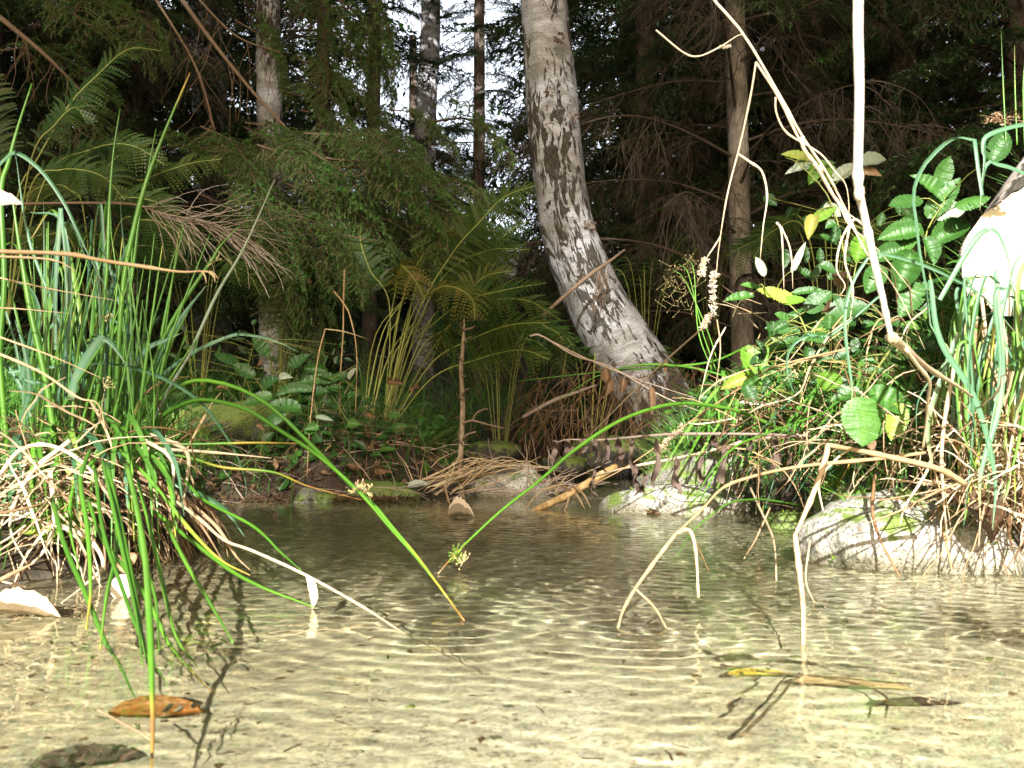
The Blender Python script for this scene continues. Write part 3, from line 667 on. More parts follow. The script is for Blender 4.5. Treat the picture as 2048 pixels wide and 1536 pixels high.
def overhead():
    """loose leaves added out of view above the stream to block skylight"""
    mb = MB(); random.seed(9)
    for i in range(12000):
        p = Vector((rnd(-7, 7), rnd(1.8, 13), 0)); p.z = rnd(2.6, 4.4) + .33 * p.y
        a = Vector((rnd(-1, 1), rnd(-1, 1), rnd(-.4, .3))).normalized(); n_ = a.cross(Vector((rnd(-.4, .4), rnd(-.4, .4), 1))).normalized(); s_ = rnd(.10, .2)
        mb.add([p, p + a * s_ + n_ * s_ * .45, p + a * s_ * 1.8, p + a * s_ - n_ * s_ * .45], [(0, 1, 2, 3)], rnd(.1, .7))
    for i in range(9000):  # second added leaf layer, cutting skylight over and behind the camera
        p = Vector((rnd(-9, 9), rnd(-9, 2), 0)); p.z = rnd(5.0, 7.0) - .12 * p.y
        a = Vector((rnd(-1, 1), rnd(-1, 1), rnd(-.4, .3))).normalized(); n_ = a.cross(Vector((rnd(-.4, .4), rnd(-.4, .4), 1))).normalized(); s_ = rnd(.12, .24)
        mb.add([p, p + a * s_ + n_ * s_ * .45, p + a * s_ * 1.8, p + a * s_ - n_ * s_ * .45], [(0, 1, 2, 3)], rnd(.1, .7))
    stuff(mb.build('canopy_shade_leaves', M['leaf_dark'], None, False), 'leafy crowns meeting above the stream', 'canopy')
overhead()
# unseen trees added behind the camera, crowns shaped so sunlight fades into the wood
def shade_tree(x, label):
    Yb = -14.0; t = thing('added_shade_tree', label, 'tree', (x, Yb, 0), 'unseen trees added downstream to shade the wood')
    mb = MB(); mb.tube(spline([Vector((x, Yb, 0)), Vector((x + .1, Yb, 4)), Vector((x, Yb, 10))], 12), [.16, .05], 10, .5); mb.build('trunk', M['spruce_bark'], t)
    mb = MB(); te = math.tan(SUN_EL)
    for i in range(58000):
        px_ = x + rnd(-2.6, 2.6); yy = Yb + rnd(-1.2, 1.2); hz = rnd(.5, 5.5); z = hz + te * -yy
        # share of leaves kept: none low down, dense higher up
        xt = px_ + 1.25; k = np.interp(hz - (.28 if xt > .36 and hz < 1.7 else 0), SHX, SHY)   # crowns thinned on purpose to let sun onto the birch and near boughs
        if hz < 3.3 and 2.0 < hz and -.98 < xt < .42: k *= (.42 if xt > -.15 else .62)
        if xt > .9 and hz > 1.3: k = min(1, k * 2)
        if -.38 < xt < .36 and hz < 1.6: k = max(k, np.interp(hz, [.5, .62, .8, 1.0, 1.5], [0, .10, .24, .36, .42]))
        if random.random() > k: continue
        p = Vector((px_, yy, z)); a = rv().normalized(); n_ = a.orthogonal().normalized(); s_ = rnd(.03, .055)
        mb.add([p, p + a * s_ + n_ * s_ * .6, p + a * s_ * 2, p + a * s_ - n_ * s_ * .6], [(0, 1, 2, 3)], rnd(.2, .7))
    for i in range(12):
        z = rnd(6.5, 9); mb.tube(spline([Vector((x, Yb, z)), Vector((x + rnd(-1, 1), Yb + rnd(-.6, .6), z + .3)), Vector((x + rnd(-2.2, 2.2), Yb + rnd(-1, 1), z + rnd(-.3, .8)))], 6), [.03, .006], 4, .3)
    mb.build('crown', M['leaf_dark'], t)
SHX = [.95, 1.08, 1.18, 1.45, 2.2, 3.0, 5.5]
SHY = [0, .10, .45, .80, .95, 1.0, 1.0]
for i, x in enumerate((-7.5, -2.7, 2.1, 6.9)): shade_tree(x - 1, ['unseen shade tree added downstream, westernmost of four', 'unseen shade tree added downstream, left of the stream', 'unseen shade tree added downstream, right of the stream', 'unseen shade tree added downstream, easternmost of four'][i])
# ------------------------------------------------------------------ stones
def path(pts, Y):
    """photo-traced stroke -> world points; Y is a distance or a list of distances run along the stroke"""
    n = len(pts); return [W(p[0], p[1], lerpl(Y, i / (n - 1))) for i, p in enumerate(pts)]
def stone(c, rad, mat, label, seed, moss=0, group='stones in and beside the stream', n=4, rough=.18):
    mb = MB(); mb.blob(c, rad, seed, n, rough); t = thing('stone', label, 'stone', c, group)
    mb.build('rock', mat, t)
    if moss:
        random.seed(seed); mm = MB()
        for i in range(moss):
            an = rnd(0, 6.283); ph = rnd(.15, 1.25)
            if math.sin(an * 1.5 + seed) * .5 + rnd(-.4, .6) < 0: continue
            d = Vector((math.cos(an) * math.cos(ph), math.sin(an) * math.cos(ph), math.sin(ph)))
            p = Vector(c) + Vector((d.x * rad[0], d.y * rad[1], d.z * rad[2])) * rnd(.98, 1.06)
            for k in range(4):
                e = p + (d + rv(.8)).normalized() * rnd(.005, .011); s_ = rv().normalized() * .0016
                mm.add([p - s_, p + s_, e], [(0, 1, 2)], rnd(0, 1))
        mm.build('moss', M['moss'], t)['kind'] = 'stuff'
    return t
stone((.487, 1.19, -.004), (.136, .10, .078), M['granite'], 'big sunlit white granite boulder at the water, largest and brightest of the stones', 2, 90, n=5, rough=.13)
stone((.520, 1.42, .035), (.085, .075, .062), M['stone'], 'mossy boulder standing behind the big white one, grass hanging over it', 5, 500)
stone((.320, 1.97, -.004), (.135, .085, .056), M['granite'], 'low flat pale stone in the water under the withered fern', 7, 60)
stone((.415, 2.10, .035), (.135, .08, .078), M['stone'], 'upright grey stone directly behind the low flat pale stone', 9, 60)
stone((.53, 2.04, .0), (.055, .05, .055), M['stone'], 'small round stone right of the low flat pale stone', 12)
stone((-.015, 2.48, -.002), (.110, .07, .076), M['granite'], 'olive mossy stone midstream with straw washed over it', 14, 120)
stone((-.30, 2.32, -.005), (.085, .06, .046), M['mossy'], 'low mossy stone by the left bank, behind the arching rush tips', 17, 80)
stone((-.43, 2.24, -.008), (.055, .045, .034), M['stone'], 'small wet stone among red-brown litter at the left bank', 19, 0)
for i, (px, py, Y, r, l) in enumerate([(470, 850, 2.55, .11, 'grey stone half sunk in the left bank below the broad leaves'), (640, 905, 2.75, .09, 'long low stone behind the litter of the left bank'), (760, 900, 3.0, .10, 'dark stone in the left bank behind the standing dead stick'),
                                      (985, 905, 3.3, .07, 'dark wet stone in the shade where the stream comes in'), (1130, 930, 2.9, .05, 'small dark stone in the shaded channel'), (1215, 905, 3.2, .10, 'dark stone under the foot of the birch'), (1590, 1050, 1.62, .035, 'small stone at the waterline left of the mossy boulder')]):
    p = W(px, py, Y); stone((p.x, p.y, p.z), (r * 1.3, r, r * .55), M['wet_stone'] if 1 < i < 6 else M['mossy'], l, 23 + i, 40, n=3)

# ------------------------------------------------------------------ fern
def frond(mb, wb, P, L0=.12, npair=28, a=.5, hang=.25, side=None, stem0=.3, tipw=.1, r=.0022, seed=0, up=Vector((0, 0, 1))):
    rs = random.Random(seed); n = len(P)
    wb.tube(P, [r, r * .9, r * .35], 4, .6, cap=False)
    for i in range(npair):
        f = stem0 + (1 - stem0) * (i + .3) / npair; x = f * (n - 1); k = min(int(x), n - 2); p = P[k].lerp(P[k + 1], x - k); t = (P[k + 1] - P[k]).normalized()
        g = (f - stem0) / (1 - stem0); ln = L0 * .8 * (math.sin(math.pi * min(1, .22 + g * .78)) ** .8) * rs.uniform(.78, 1.08) * (1 if rs.random() > .09 else .35)
        s0 = side if side is not None else t.cross(Vector((0, -.8, .6)) if up.z == 1 else up)
        s0 = (s0 - t * s0.dot(t)); s0 = s0.normalized() if s0.length > 1e-3 else t.orthogonal()
        nn = s0.cross(t).normalized()
        for sg in (-1, 1):
            d = (s0 * sg * .9 + t * (.30 + .5 * g) + nn * rs.uniform(-.28, .28)).normalized(); Q = []
            m = 8
            for j in range(m): Q.append(p + d * ln * j / (m - 1) + Vector((0, 0, -hang * ln * (j / (m - 1)) ** 2)))
            pin = t - d * t.dot(d); pin = pin.normalized(); av = a + rs.uniform(-.12, .12) + .12 * g
            # pinnules: little teeth on both edges of the pinna
            k2 = max(5, int(ln / .0075)); V = []; Fc = []
            for j in range(k2):
                ff = (j + .5) / k2; xx = ff * (m - 1); q = Q[min(int(xx), m - 2)].lerp(Q[min(int(xx), m - 2) + 1], xx - int(xx)); w = ln * .095 * (1 - ff) ** .75 + .0012; b = ln / k2 * .46
                for s2 in (-1, 1):
                    o = len(V); tp = q + pin * s2 * w + d * b * .9 + nn * rs.uniform(-.15, .15) * w
                    V += [q - d * b, q + pin * s2 * w * .6 - d * b * .5, tp, q + d * b]; Fc.append((o, o + 1, o + 2, o + 3))
            mb.add(V, Fc, av)
def fern(px, py, Y, label, fronds, mat='fern', L0=.12, group='ferns on the banks', a=.5):
    b = W(px, py, Y); b.z = max(H(b.x, b.y) - .01, b.z - .3); t = thing('fern', label, 'fern', b, group)
    for i, fr in enumerate(fronds):
        pts, Ys = fr[0], fr[1]; o = fr[2] if len(fr) > 2 else {}
        P = spline([b] + path(pts, Ys), 30); mb = MB(); wb = MB()
        frond(mb, wb, P, o.get('L0', L0), o.get('n', 30), o.get('a', a) + rnd(-.08, .08), o.get('hang', .3), o.get('side'), o.get('s0', .35), seed=i * 7 + int(px), r=o.get('r', .0024))
        st = wb.build('stalk', M['fern_stem'], t); lf = mb.build('frond', M[o.get('mat', mat)], t, smooth=False)
    return t
random.seed(21)
fern(765, 800, 2.9, 'tall lady fern on the left bank, yellow-green fronds arching right over the stream', [
    ([(820, 700), (870, 645), (935, 600), (1010, 580), (1092, 566)], [2.9, 2.7], dict(L0=.13)),
    ([(860, 730), (940, 680), (1020, 650), (1100, 645)], [2.9, 2.7], dict(L0=.12)),
    ([(830, 640), (901, 512), (959, 444), (1010, 393), (1078, 369)], [2.95, 2.9], dict(L0=.14)),
    ([(840, 640), (900, 540), (980, 500), (1060, 500)], [3.0, 2.9], dict(L0=.14)),
    ([(790, 660), (810, 580), (800, 530), (830, 560), (850, 600)], [2.8, 2.6], dict(L0=.09, a=.8, hang=.6)),
    ([(820, 640), (870, 580), (910, 575), (945, 600), (950, 640)], [2.8, 2.6], dict(L0=.10, a=.8, hang=.5)),
    ([(860, 760), (950, 720), (1040, 700), (1100, 720)], [2.9, 2.8], dict(L0=.12)),
    ([(780, 620), (740, 540), (720, 470), (740, 420)], [3.0, 3.1], dict(L0=.12)),
    ([(800, 620), (840, 520), (900, 460), (960, 470), (1000, 520)], [3.1, 3.0], dict(L0=.13, a=.62)),
    ([(850, 660), (930, 560), (1010, 470), (1060, 440)], [3.2, 3.3], dict(L0=.13)),
    ([(840, 700), (900, 650), (960, 560), (1030, 540)], [2.9, 2.8], dict(L0=.12, a=.7)),
    ([(870, 690), (960, 610), (1050, 600), (1120, 640)], [3.1, 3.1], dict(L0=.13)),
])
# extra bare fern stalks at its foot
def stalks(px, py, Y, n, spread, label):
    t = thing('fern_stalks', label, 'fern stalks', gz(px, Y))
    for i in range(n):
        x = px + rnd(-30, 30); P = [gz(x, Y + rnd(-.1, .1)), W(x + spread * rnd(.2, .6), py - rnd(70, 120), Y), W(x + spread * rnd(.6, 1.4), py - rnd(140, 260), Y + rnd(-.1, .1))]
        mb = MB(); mb.tube(spline(P, 10), [.0028, .0015], 4, rnd(.3, .9)); mb.build('stalk', M['fern_stem'], t)
stalks(745, 800, 2.8, 10, 90, 'sheaf of bare yellow-green fern stalks at the foot of the tall fern')
fern(20, 420, 2.6, 'tall fern at the left edge, highest frond sweeping up to the right', [
    ([(34, 400), (75, 318), (137, 212), (191, 154), (256, 99), (325, 102)], 2.6, dict(L0=.11, a=.4)),
    ([(60, 330), (110, 250), (150, 215), (175, 250)], 2.5, dict(L0=.09, a=.4)),
    ([(0, 330), (-30, 220), (-20, 120)], 2.7, dict(L0=.13)),
    ([(90, 360), (180, 300), (260, 290), (330, 330)], 2.7, dict(L0=.13)),
    ([(60, 380), (120, 340), (200, 350), (250, 400)], 2.5, dict(L0=.12, a=.4))])
fern(200, 560, 2.9, 'low spreading fern left of centre, one frond level toward the spruce boughs', [
    ([(222, 393), (290, 359), (376, 328), (444, 318)], 2.8, dict(L0=.10, a=.65)),
    ([(190, 450), (230, 400), (300, 400), (360, 430)], 2.7, dict(L0=.13)),
    ([(170, 440), (140, 380), (90, 370), (40, 400)], 2.8, dict(L0=.14)),
    ([(230, 470), (290, 440), (350, 460), (390, 510)], 2.6, dict(L0=.12)),
    ([(200, 430), (200, 360), (240, 310), (300, 290)], 3.0, dict(L0=.13)),
    ([(150, 500), (90, 470), (40, 490)], 2.6, dict(L0=.12)),
    ([(250, 520), (330, 500), (400, 540)], 2.7, dict(L0=.12))])
for i, (px, py, Y, l) in enumerate([(1290, 640, 4.3, 'dark fern in the shade behind the birch foot'), (1420, 560, 4.6, 'dim fern below the grey spruce trunk'), (1000, 760, 3.6, 'shaded fern at the inlet behind the dead stick'), (1660, 560, 3.4, 'fern behind the leafy right bank'),
                                 (400, 620, 3.2, 'shaded fern behind the rush stems'), (560, 640, 3.4, 'fern under the drooping spruce boughs'), (100, 600, 3.0, 'fern low behind the grass tussock'), (1180, 800, 3.5, 'small drooping fern beside the inlet')]):
    fr = []
    for j in range(9):
        an = rnd(0, 6.283); s_ = rnd(120, 190) * 3 / Y; dx = math.cos(an) * s_
        fr.append(([(px + dx * .4, py - s_ * rnd(.5, .8)), (px + dx, py - s_ * rnd(.4, .9)), (px + dx * 1.35, py - s_ * rnd(-.1, .4))], [Y, Y + math.sin(an) * .3], dict(L0=.12, n=20, a=.45)))
    fern(px, py + 60, Y, l, fr)
fern(300, 890, 1.62, 'small bright fern sprig beside the tussock, pointing up', [([(320, 870), (345, 848), (374, 822)], 1.6, dict(L0=.035, n=16, hang=.1, s0=.1, r=.001, mat='fern_bright')), ([(350, 890), (385, 870), (425, 858)], 1.58, dict(L0=.035, n=16, hang=.1, s0=.1, r=.001, mat='fern_bright')), ([(340, 905), (390, 905), (440, 915)], 1.6, dict(L0=.035, n=16, hang=.2, s0=.1, r=.001, mat='fern_bright', a=.9))], 'fern_bright')
fern(1660, 1040, 1.5, 'small fern sprig hanging at the waterline left of the mossy boulder', [([(1665, 990), (1680, 960), (1700, 940)], 1.5, dict(L0=.03, n=14, s0=.1, r=.001, mat='fern_bright')), ([(1650, 1000), (1640, 980), (1625, 990)], 1.5, dict(L0=.03, n=14, s0=.1, r=.001, mat='fern_bright'))], 'fern_bright')

# ------------------------------------------------------------------ broad-leaved plants
CAMV = Vector((0, 0, CAMZ))
def leafplant(name, label, cat, stem, Ys, leaves, mat='bramble', group=None, stemmat='fern_stem', r=.0018):
    """leaves: (px, py, length_px, width_px, angle_deg [0 right, 90 up], Y, tone, mat)"""
    b = path(stem, Ys)[0]; t = thing(name, label, cat, b, group)
    P = spline(path(stem, Ys), 16); mb = MB(); mb.tube(P, [r, r * .5], 5, .6); mb.build('stem', M[stemmat], t)
    for i, lf in enumerate(leaves):
        px, py, L, Wd, an, Y = lf[:6]; a = lf[6] if len(lf) > 6 else rnd(.3, .6); mt = lf[7] if len(lf) > 7 else mat
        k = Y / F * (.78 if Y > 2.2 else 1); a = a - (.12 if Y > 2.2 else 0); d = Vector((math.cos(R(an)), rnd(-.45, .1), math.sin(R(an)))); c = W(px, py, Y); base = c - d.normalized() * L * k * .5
        nrm = Vector((rnd(-.4, .4), -1, rnd(.2, .9)))
        mb = MB(); q = min(P, key=lambda v: (v - base).length)
        mb.leaf(base, d, nrm, L * k * 1.0, Wd * k * 1.05, a, n=31, serr=.05, bend=rnd(.0, .25), cup=rnd(-.15, .45), curl=rnd(-.1, .35), hole=rnd(0, .012), heart=.12, seed=i + int(px))
        lo = mb.build('leaf', M[mt], t)
        if (q - base).length < .25:
            m2 = MB(); m2.tube(spline([q, (q + base) / 2 + Vector((0, 0, .008)), base], 5), [.0011, .0008], 4, .5); m2.build('petiole', M[stemmat], lo)
    return t
random.seed(31)
# left bank
leafplant('bramble', 'trailing bramble with dark leaves on the left bank above the litter', 'bramble', [(440, 860), (560, 800), (640, 770), (712, 730)], 2.4,
    [(451, 715, 60, 32, 160, 2.4), (485, 739, 60, 34, 150, 2.38), (540, 763, 55, 34, 20, 2.4), (572, 756, 34, 24, 10, 2.4, .8, 'pale_under'), (628, 739, 60, 30, 170, 2.42), (656, 756, 62, 34, 0, 2.4), (582, 784, 90, 40, 180, 2.35),
     (632, 784, 70, 36, 0, 2.36), (664, 777, 60, 30, 10, 2.4), (512, 800, 70, 40, 200, 2.33), (564, 811, 80, 44, 170, 2.33, .55), (547, 838, 60, 36, 220, 2.32), (622, 859, 36, 30, 180, 2.3, .65), (600, 720, 60, 34, 30, 2.5), (520, 690, 60, 34, 130, 2.5)])
leafplant('bramble', 'bramble spray with pale leaf undersides just left of the bare fern stalks', 'bramble', [(600, 870), (640, 800), (690, 760)], 2.42,
    [(620, 763, 60, 34, 180, 2.4), (651, 753, 50, 26, 160, 2.4), (682, 753, 55, 28, 20, 2.42), (705, 745, 34, 18, 60, 2.4, .8, 'pale_under'), (620, 859, 40, 30, 200, 2.3, .7), (709, 848, 34, 26, 0, 2.35, .7), (650, 837, 46, 16, -10, 2.3, .6, 'pale_under'), (790, 830, 34, 20, 0, 2.6, .6), (800, 855, 40, 26, 20, 2.6, .5)])
# right bank: hazel/bramble behind the bright stalk
leafplant('bramble', 'bramble with large dark green serrated leaves left of the cut log', 'bramble', [(1900, 760), (1870, 600), (1850, 480), (1890, 400)], [1.5, 1.6],
    [(1809, 402, 70, 40, 190, 1.6, .35), (1859, 371, 80, 44, 140, 1.6, .45), (1890, 390, 90, 46, 55, 1.6, .4), (1906, 421, 60, 38, 20, 1.6, .5, 'pale_under'), (1797, 468, 84, 46, 190, 1.55, .45), (1810, 490, 56, 34, 230, 1.55, .5), (1908, 462, 84, 54, 30, 1.55, .45),
     (1746, 562, 60, 44, 240, 1.5, .3), (1808, 547, 80, 60, 250, 1.5, .3), (1860, 504, 60, 40, 280, 1.5, .35), (1770, 510, 60, 40, 200, 1.5, .3), (1890, 340, 60, 36, 70, 1.65, .4), (2000, 290, 70, 46, 60, 1.5, .3), (1820, 600, 80, 50, 230, 1.5, .35), (1950, 400, 70, 34, 20, 1.5, .5)])
leafplant('hazel_sapling', 'thin sapling with yellowing and pale curled leaves left of the bright stalk', 'sapling', [(1700, 640), (1690, 520), (1660, 400), (1600, 330), (1570, 315)], [1.8, 1.9],
    [(1594, 309, 60, 24, 170, 1.9, .75, 'lime'), (1604, 330, 46, 28, 200, 1.9, .6, 'pale_under'), (1628, 345, 50, 30, 250, 1.9, .3, 'lime'), (1590, 340, 40, 16, 190, 1.9, .8, 'pale_under'), (1650, 330, 44, 24, 20, 1.9, .5), (1695, 340, 56, 30, 30, 1.85, .8, 'pale_under'),
     (1750, 322, 44, 44, 10, 1.8, .5, 'pale_under'), (1738, 345, 50, 26, -10, 1.8, .7, 'dead_leaf'), (1660, 350, 40, 26, 280, 1.9, .5, 'lime'), (1650, 424, 50, 30, 30, 1.85, .45, 'lime'), (1668, 420, 36, 26, -40, 1.85, .8, 'pale_under'), (1622, 457, 54, 28, 250, 1.85, .9, 'lime'), (1720, 500, 50, 46, 250, 1.7, .4, 'lime')])
leafplant('bramble', 'bramble hanging on the right bank with one big leaf browned at its edge', 'bramble', [(1780, 700), (1740, 760), (1730, 800)], [1.35, 1.2],
    [(1728, 848, 92, 92, 262, 1.15, .58), (1790, 805, 104, 50, -22, 1.2, .45), (1790, 848, 70, 46, 255, 1.2, .6, 'lime'), (1690, 790, 60, 34, 190, 1.3, .4), (1742, 890, 22, 20, 270, 1.15, .5, 'dead_leaf'), (1655, 765, 36, 52, 265, 1.4, .4, 'lime')])
leafplant('raspberry', 'raspberry shoot with one lime leaf lit bright on top of the right bank', 'raspberry shoot', [(1620, 680), (1590, 620), (1530, 580)], [1.7, 1.7],
    [(1549, 590, 80, 40, 165, 1.65, .75, 'lime'), (1590, 600, 50, 26, 10, 1.65, .4, 'lime'), (1475, 597, 60, 24, 190, 1.7, .5), (1500, 570, 40, 18, 170, 1.7, .6), (1620, 580, 60, 18, 10, 1.7, .4), (1520, 530, 40, 18, 110, 1.65, .6, 'pale_under'), (1598, 512, 60, 14, 70, 1.65, .7, 'pale_under')])
leafplant('raspberry', 'raspberry leaves low on the bank crest, lime triangle and yellowing blade', 'raspberry shoot', [(1560, 800), (1540, 740), (1520, 700)], [1.8, 1.75],
    [(1506, 735, 76, 54, 285, 1.75, .35, 'lime'), (1524, 706, 40, 30, 60, 1.75, .4, 'lime'), (1470, 765, 60, 30, 200, 1.75, .7, 'lime'), (1560, 690, 70, 40, 20, 1.8, .4), (1610, 640, 70, 50, 150, 1.8, .3), (1560, 655, 60, 34, 180, 1.8, .35), (1640, 600, 60, 40, 40, 1.75, .3), (1700, 620, 80, 60, 20, 1.7, .25), (1660, 660, 60, 40, 0, 1.7, .3), (1580, 760, 50, 34, 210, 1.75, .4), (1510, 805, 60, 14, 170, 1.7, .8, 'cream')])
leafplant('weed', 'pale leafy weed over the left tussock at the water, bright green', 'weed', [(60, 1090), (100, 1050), (150, 1020)], 1.08,
    [(120, 1045, 120, 60, 30, 1.05, .5, 'lime'), (160, 1020, 90, 60, 10, 1.05, .4, 'lime'), (60, 1060, 60, 30, 170, 1.05, .6, 'lime'), (165, 1060, 70, 50, 320, 1.05, .35, 'lime'), (40, 1035, 40, 26, 200, 1.03, .95, 'cream')])
random.seed(33)
for (nm, l, sx, sy, Y, n_, rg) in [('bramble', 'dense low bramble leaves on the slope between white boulder and bramble', 1600, 760, 1.55, 26, (1500, 1760, 640, 800)), ('bramble', 'dark leafy bramble in the shade right behind the bank crest', 1700, 560, 1.9, 46, (1540, 1900, 400, 700)),
                            ('nettle', 'low leafy herbs along the foot of the left ferns', 480, 780, 2.9, 30, (330, 700, 640, 780)), ('nettle', 'leafy herbs growing at the right edge beneath the cut log', 1960, 700, 1.3, 16, (1850, 2060, 600, 760))]:
    L = []
    for i in range(n_):
        L.append((rnd(rg[0], rg[1]), rnd(rg[2], rg[3]), rnd(26, 54) * 1.5 / Y, rnd(15, 30) * 1.5 / Y, rnd(0, 360), Y + rnd(-.12, .15), rnd(.1, .5)))
    leafplant(nm, l, nm, [(sx, sy + 60), (sx + 10, sy - 20), (sx + 30, sy - 100)], Y, L)

# ------------------------------------------------------------------ ground cover (stuff)
def blades(name, n, fx, mat, h=(.05, .14), w=.0022, label='', cat='grass', lean=.5, seg=4, tone=(.2, .7), hmin=0.006):
    mb = MB(); k = 0; tries = 0
    while k < n and tries < n * 6:
        tries += 1; x, y = fx(); z = H(x, y) if False else None
        PT.append((x, y)); k += 1
        if k >= n: break
    xy = np.array(PT[-k:]); zz = height(xy[:, 0], xy[:, 1]); sdv = sdist(xy[:, 0], xy[:, 1])
    for (x, y), z, sd in zip(xy, zz, sdv):
        if z < hmin: continue
        hh = rnd(*h); dx = rnd(-1, 1) * lean; dy = rnd(-1, .6) * lean; p = Vector((x, y, z - .005))
        P = []
        for i in range(seg + 1):
            f = i / seg; P.append(p + Vector((dx * hh * f * f, dy * hh * f * f, hh * (f - .35 * lean * f * f * abs(dx + dy)))))
        an = rnd(-1.2, 1.2); mb.ribbon(P, [w, w * .9, w * .15], Vector((math.cos(an), math.sin(an), 0)), rnd(*tone))
    o = mb.build(name, mat, None); stuff(o, label, cat); return o
PT = []
random.seed(41)
def reg(x0, x1, y0, y1): return lambda: (rnd(x0, x1), rnd(y0, y1))
def rb():     # right bank
    return rnd(.3, 1.5), rnd(1.15, 3.2)
blades('bank_grass', 14000, rb, M['grass'], (.04, .13), .0024, 'short green grass covering the right bank', lean=.9, tone=(.05, .6))
blades('bank_dry_grass', 3500, rb, M['straw_dim'], (.03, .10), .0016, 'withered grass matted over the right bank', lean=1.5, tone=(.2, .9))
blades('left_grass', 5000, reg(-1.6, .1, 2.3, 4.6), M['grass'], (.05, .15), .0024, 'grass and sedge on the shaded left bank', lean=.9, tone=(-.2, .2))
blades('left_dry_grass', 5000, reg(-1.6, .1, 2.25, 4.6), M['straw_dim'], (.03, .12), .0018, 'withered grass and stalks on the left bank', lean=1.4, tone=(.0, .6))
blades('woodland_grass', 8000, reg(-3, 3.5, 2.8, 8), M['grass'], (.08, .3), .004, 'dim woodland grass further back', lean=.9, tone=(.0, .3))
blades('near_left_grass', 12000, reg(-2.2, -.50, .1, 2.35), M['grass'], (.05, .14), .0026, 'grass on the near left bank behind the tussock', lean=.9, tone=(.0, .6))
blades('near_right_grass', 7000, reg(.62, 2.0, .1, 1.5), M['grass'], (.05, .14), .0026, 'grass on the near right bank under the log', lean=.9, tone=(.0, .6))
# hanging sedge over the far inlet, right of the dead stick
def herbs(name, n, x0, x1, y0, y1, z0, z1, s, mat, label, tone):
    mb = MB(); xy = np.column_stack([RNG.uniform(x0, x1, n), RNG.uniform(y0, y1, n)]); zz = height(xy[:, 0], xy[:, 1])
    for (x, y), z in zip(xy, zz):
        if z < .01: continue
        L = rnd(*s); c = Vector((x, y, z + rnd(z0, z1) * random.random())); mb.leaf(c, Vector((rnd(-1, 1), rnd(-1, .5), rnd(-.4, .5))), Vector((rnd(-.6, .6), rnd(-1, 0), 1)), L, L * rnd(.45, .7), rnd(*tone), n=7, serr=.05, bend=rnd(0, .4), cup=rnd(-.2, .4), seed=random.randint(0, 9999))
        if random.random() < .4: mb.tube([Vector((x, y, z - .01)), c], .0007, 3, .2, cap=False)
    stuff(mb.build(name, M[mat], None), label, 'herbs')
random.seed(44)
herbs('low_herbs', 2200, .3, 1.4, 1.2, 2.7, .0, .16, (.018, .04), 'bramble', 'small dark leaves growing through the right bank', (.1, .7))
herbs('ivy_leaves', 2600, -1.7, .0, 2.3, 3.9, .0, .14, (.02, .045), 'bramble', 'small dark leaves covering the left bank', (.0, .55))
def hanging():
    mb = MB()
    for i in range(260):
        px = rnd(1050, 1440); Y = rnd(2.9, 3.5); b = W(px, rnd(720, 860), Y); P = [b]; d = Vector((rnd(-.7, .3), rnd(-.5, 0), rnd(-.4, .5)))
        for k in range(6): d = (d + Vector((rnd(-.08, .08), 0, -.3))).normalized(); P.append(P[-1] + d * rnd(.02, .04))
        mb.ribbon(P, [.003, .0006], None, rnd(-.3, .2))
    stuff(mb.build('hanging_grass', M['straw_dim'], None), 'brown grass hanging over the shaded inlet bank', 'grass')
hanging()
def litter_patch(name, n, fx, label, s=(.012, .035), mats='dead_leaf'):
    mb = MB(); xy = np.array([fx() for _ in range(n)]); zz = height(xy[:, 0], xy[:, 1])
    for (x, y), z in zip(xy, zz):
        if z < .008: continue
        L = rnd(*s); mb.leaf(Vector((x, y, z + rnd(.002, .02))), Vector((rnd(-1, 1), rnd(-1, 1), rnd(-.2, .4))), Vector((rnd(-.6, .6), rnd(-.9, .2), 1)), L, L * rnd(.5, .8), rnd(.1, .9), n=5, serr=.05, bend=rnd(-.4, .4), cup=rnd(-.4, .5), curl=rnd(0, .6), seed=random.randint(0, 999))
    stuff(mb.build(name, M[mats], None), label, 'leaf litter')
litter_patch('leaf_litter', 2600, reg(-1.3, .0, 2.25, 3.8), 'brown leaf litter on the left bank')
litter_patch('near_litter', 1200, reg(-2.0, -.55, .2, 2.3), 'leaf litter on the near left bank')
litter_patch('woodland_litter', 1500, reg(-3.0, 3.0, 3.0, 6.5), 'leaf litter under the trees', (.03, .06))
litter_patch('bank_litter', 700, reg(.35, 1.2, 1.2, 2.8), 'dead leaves under the grass of the right bank')
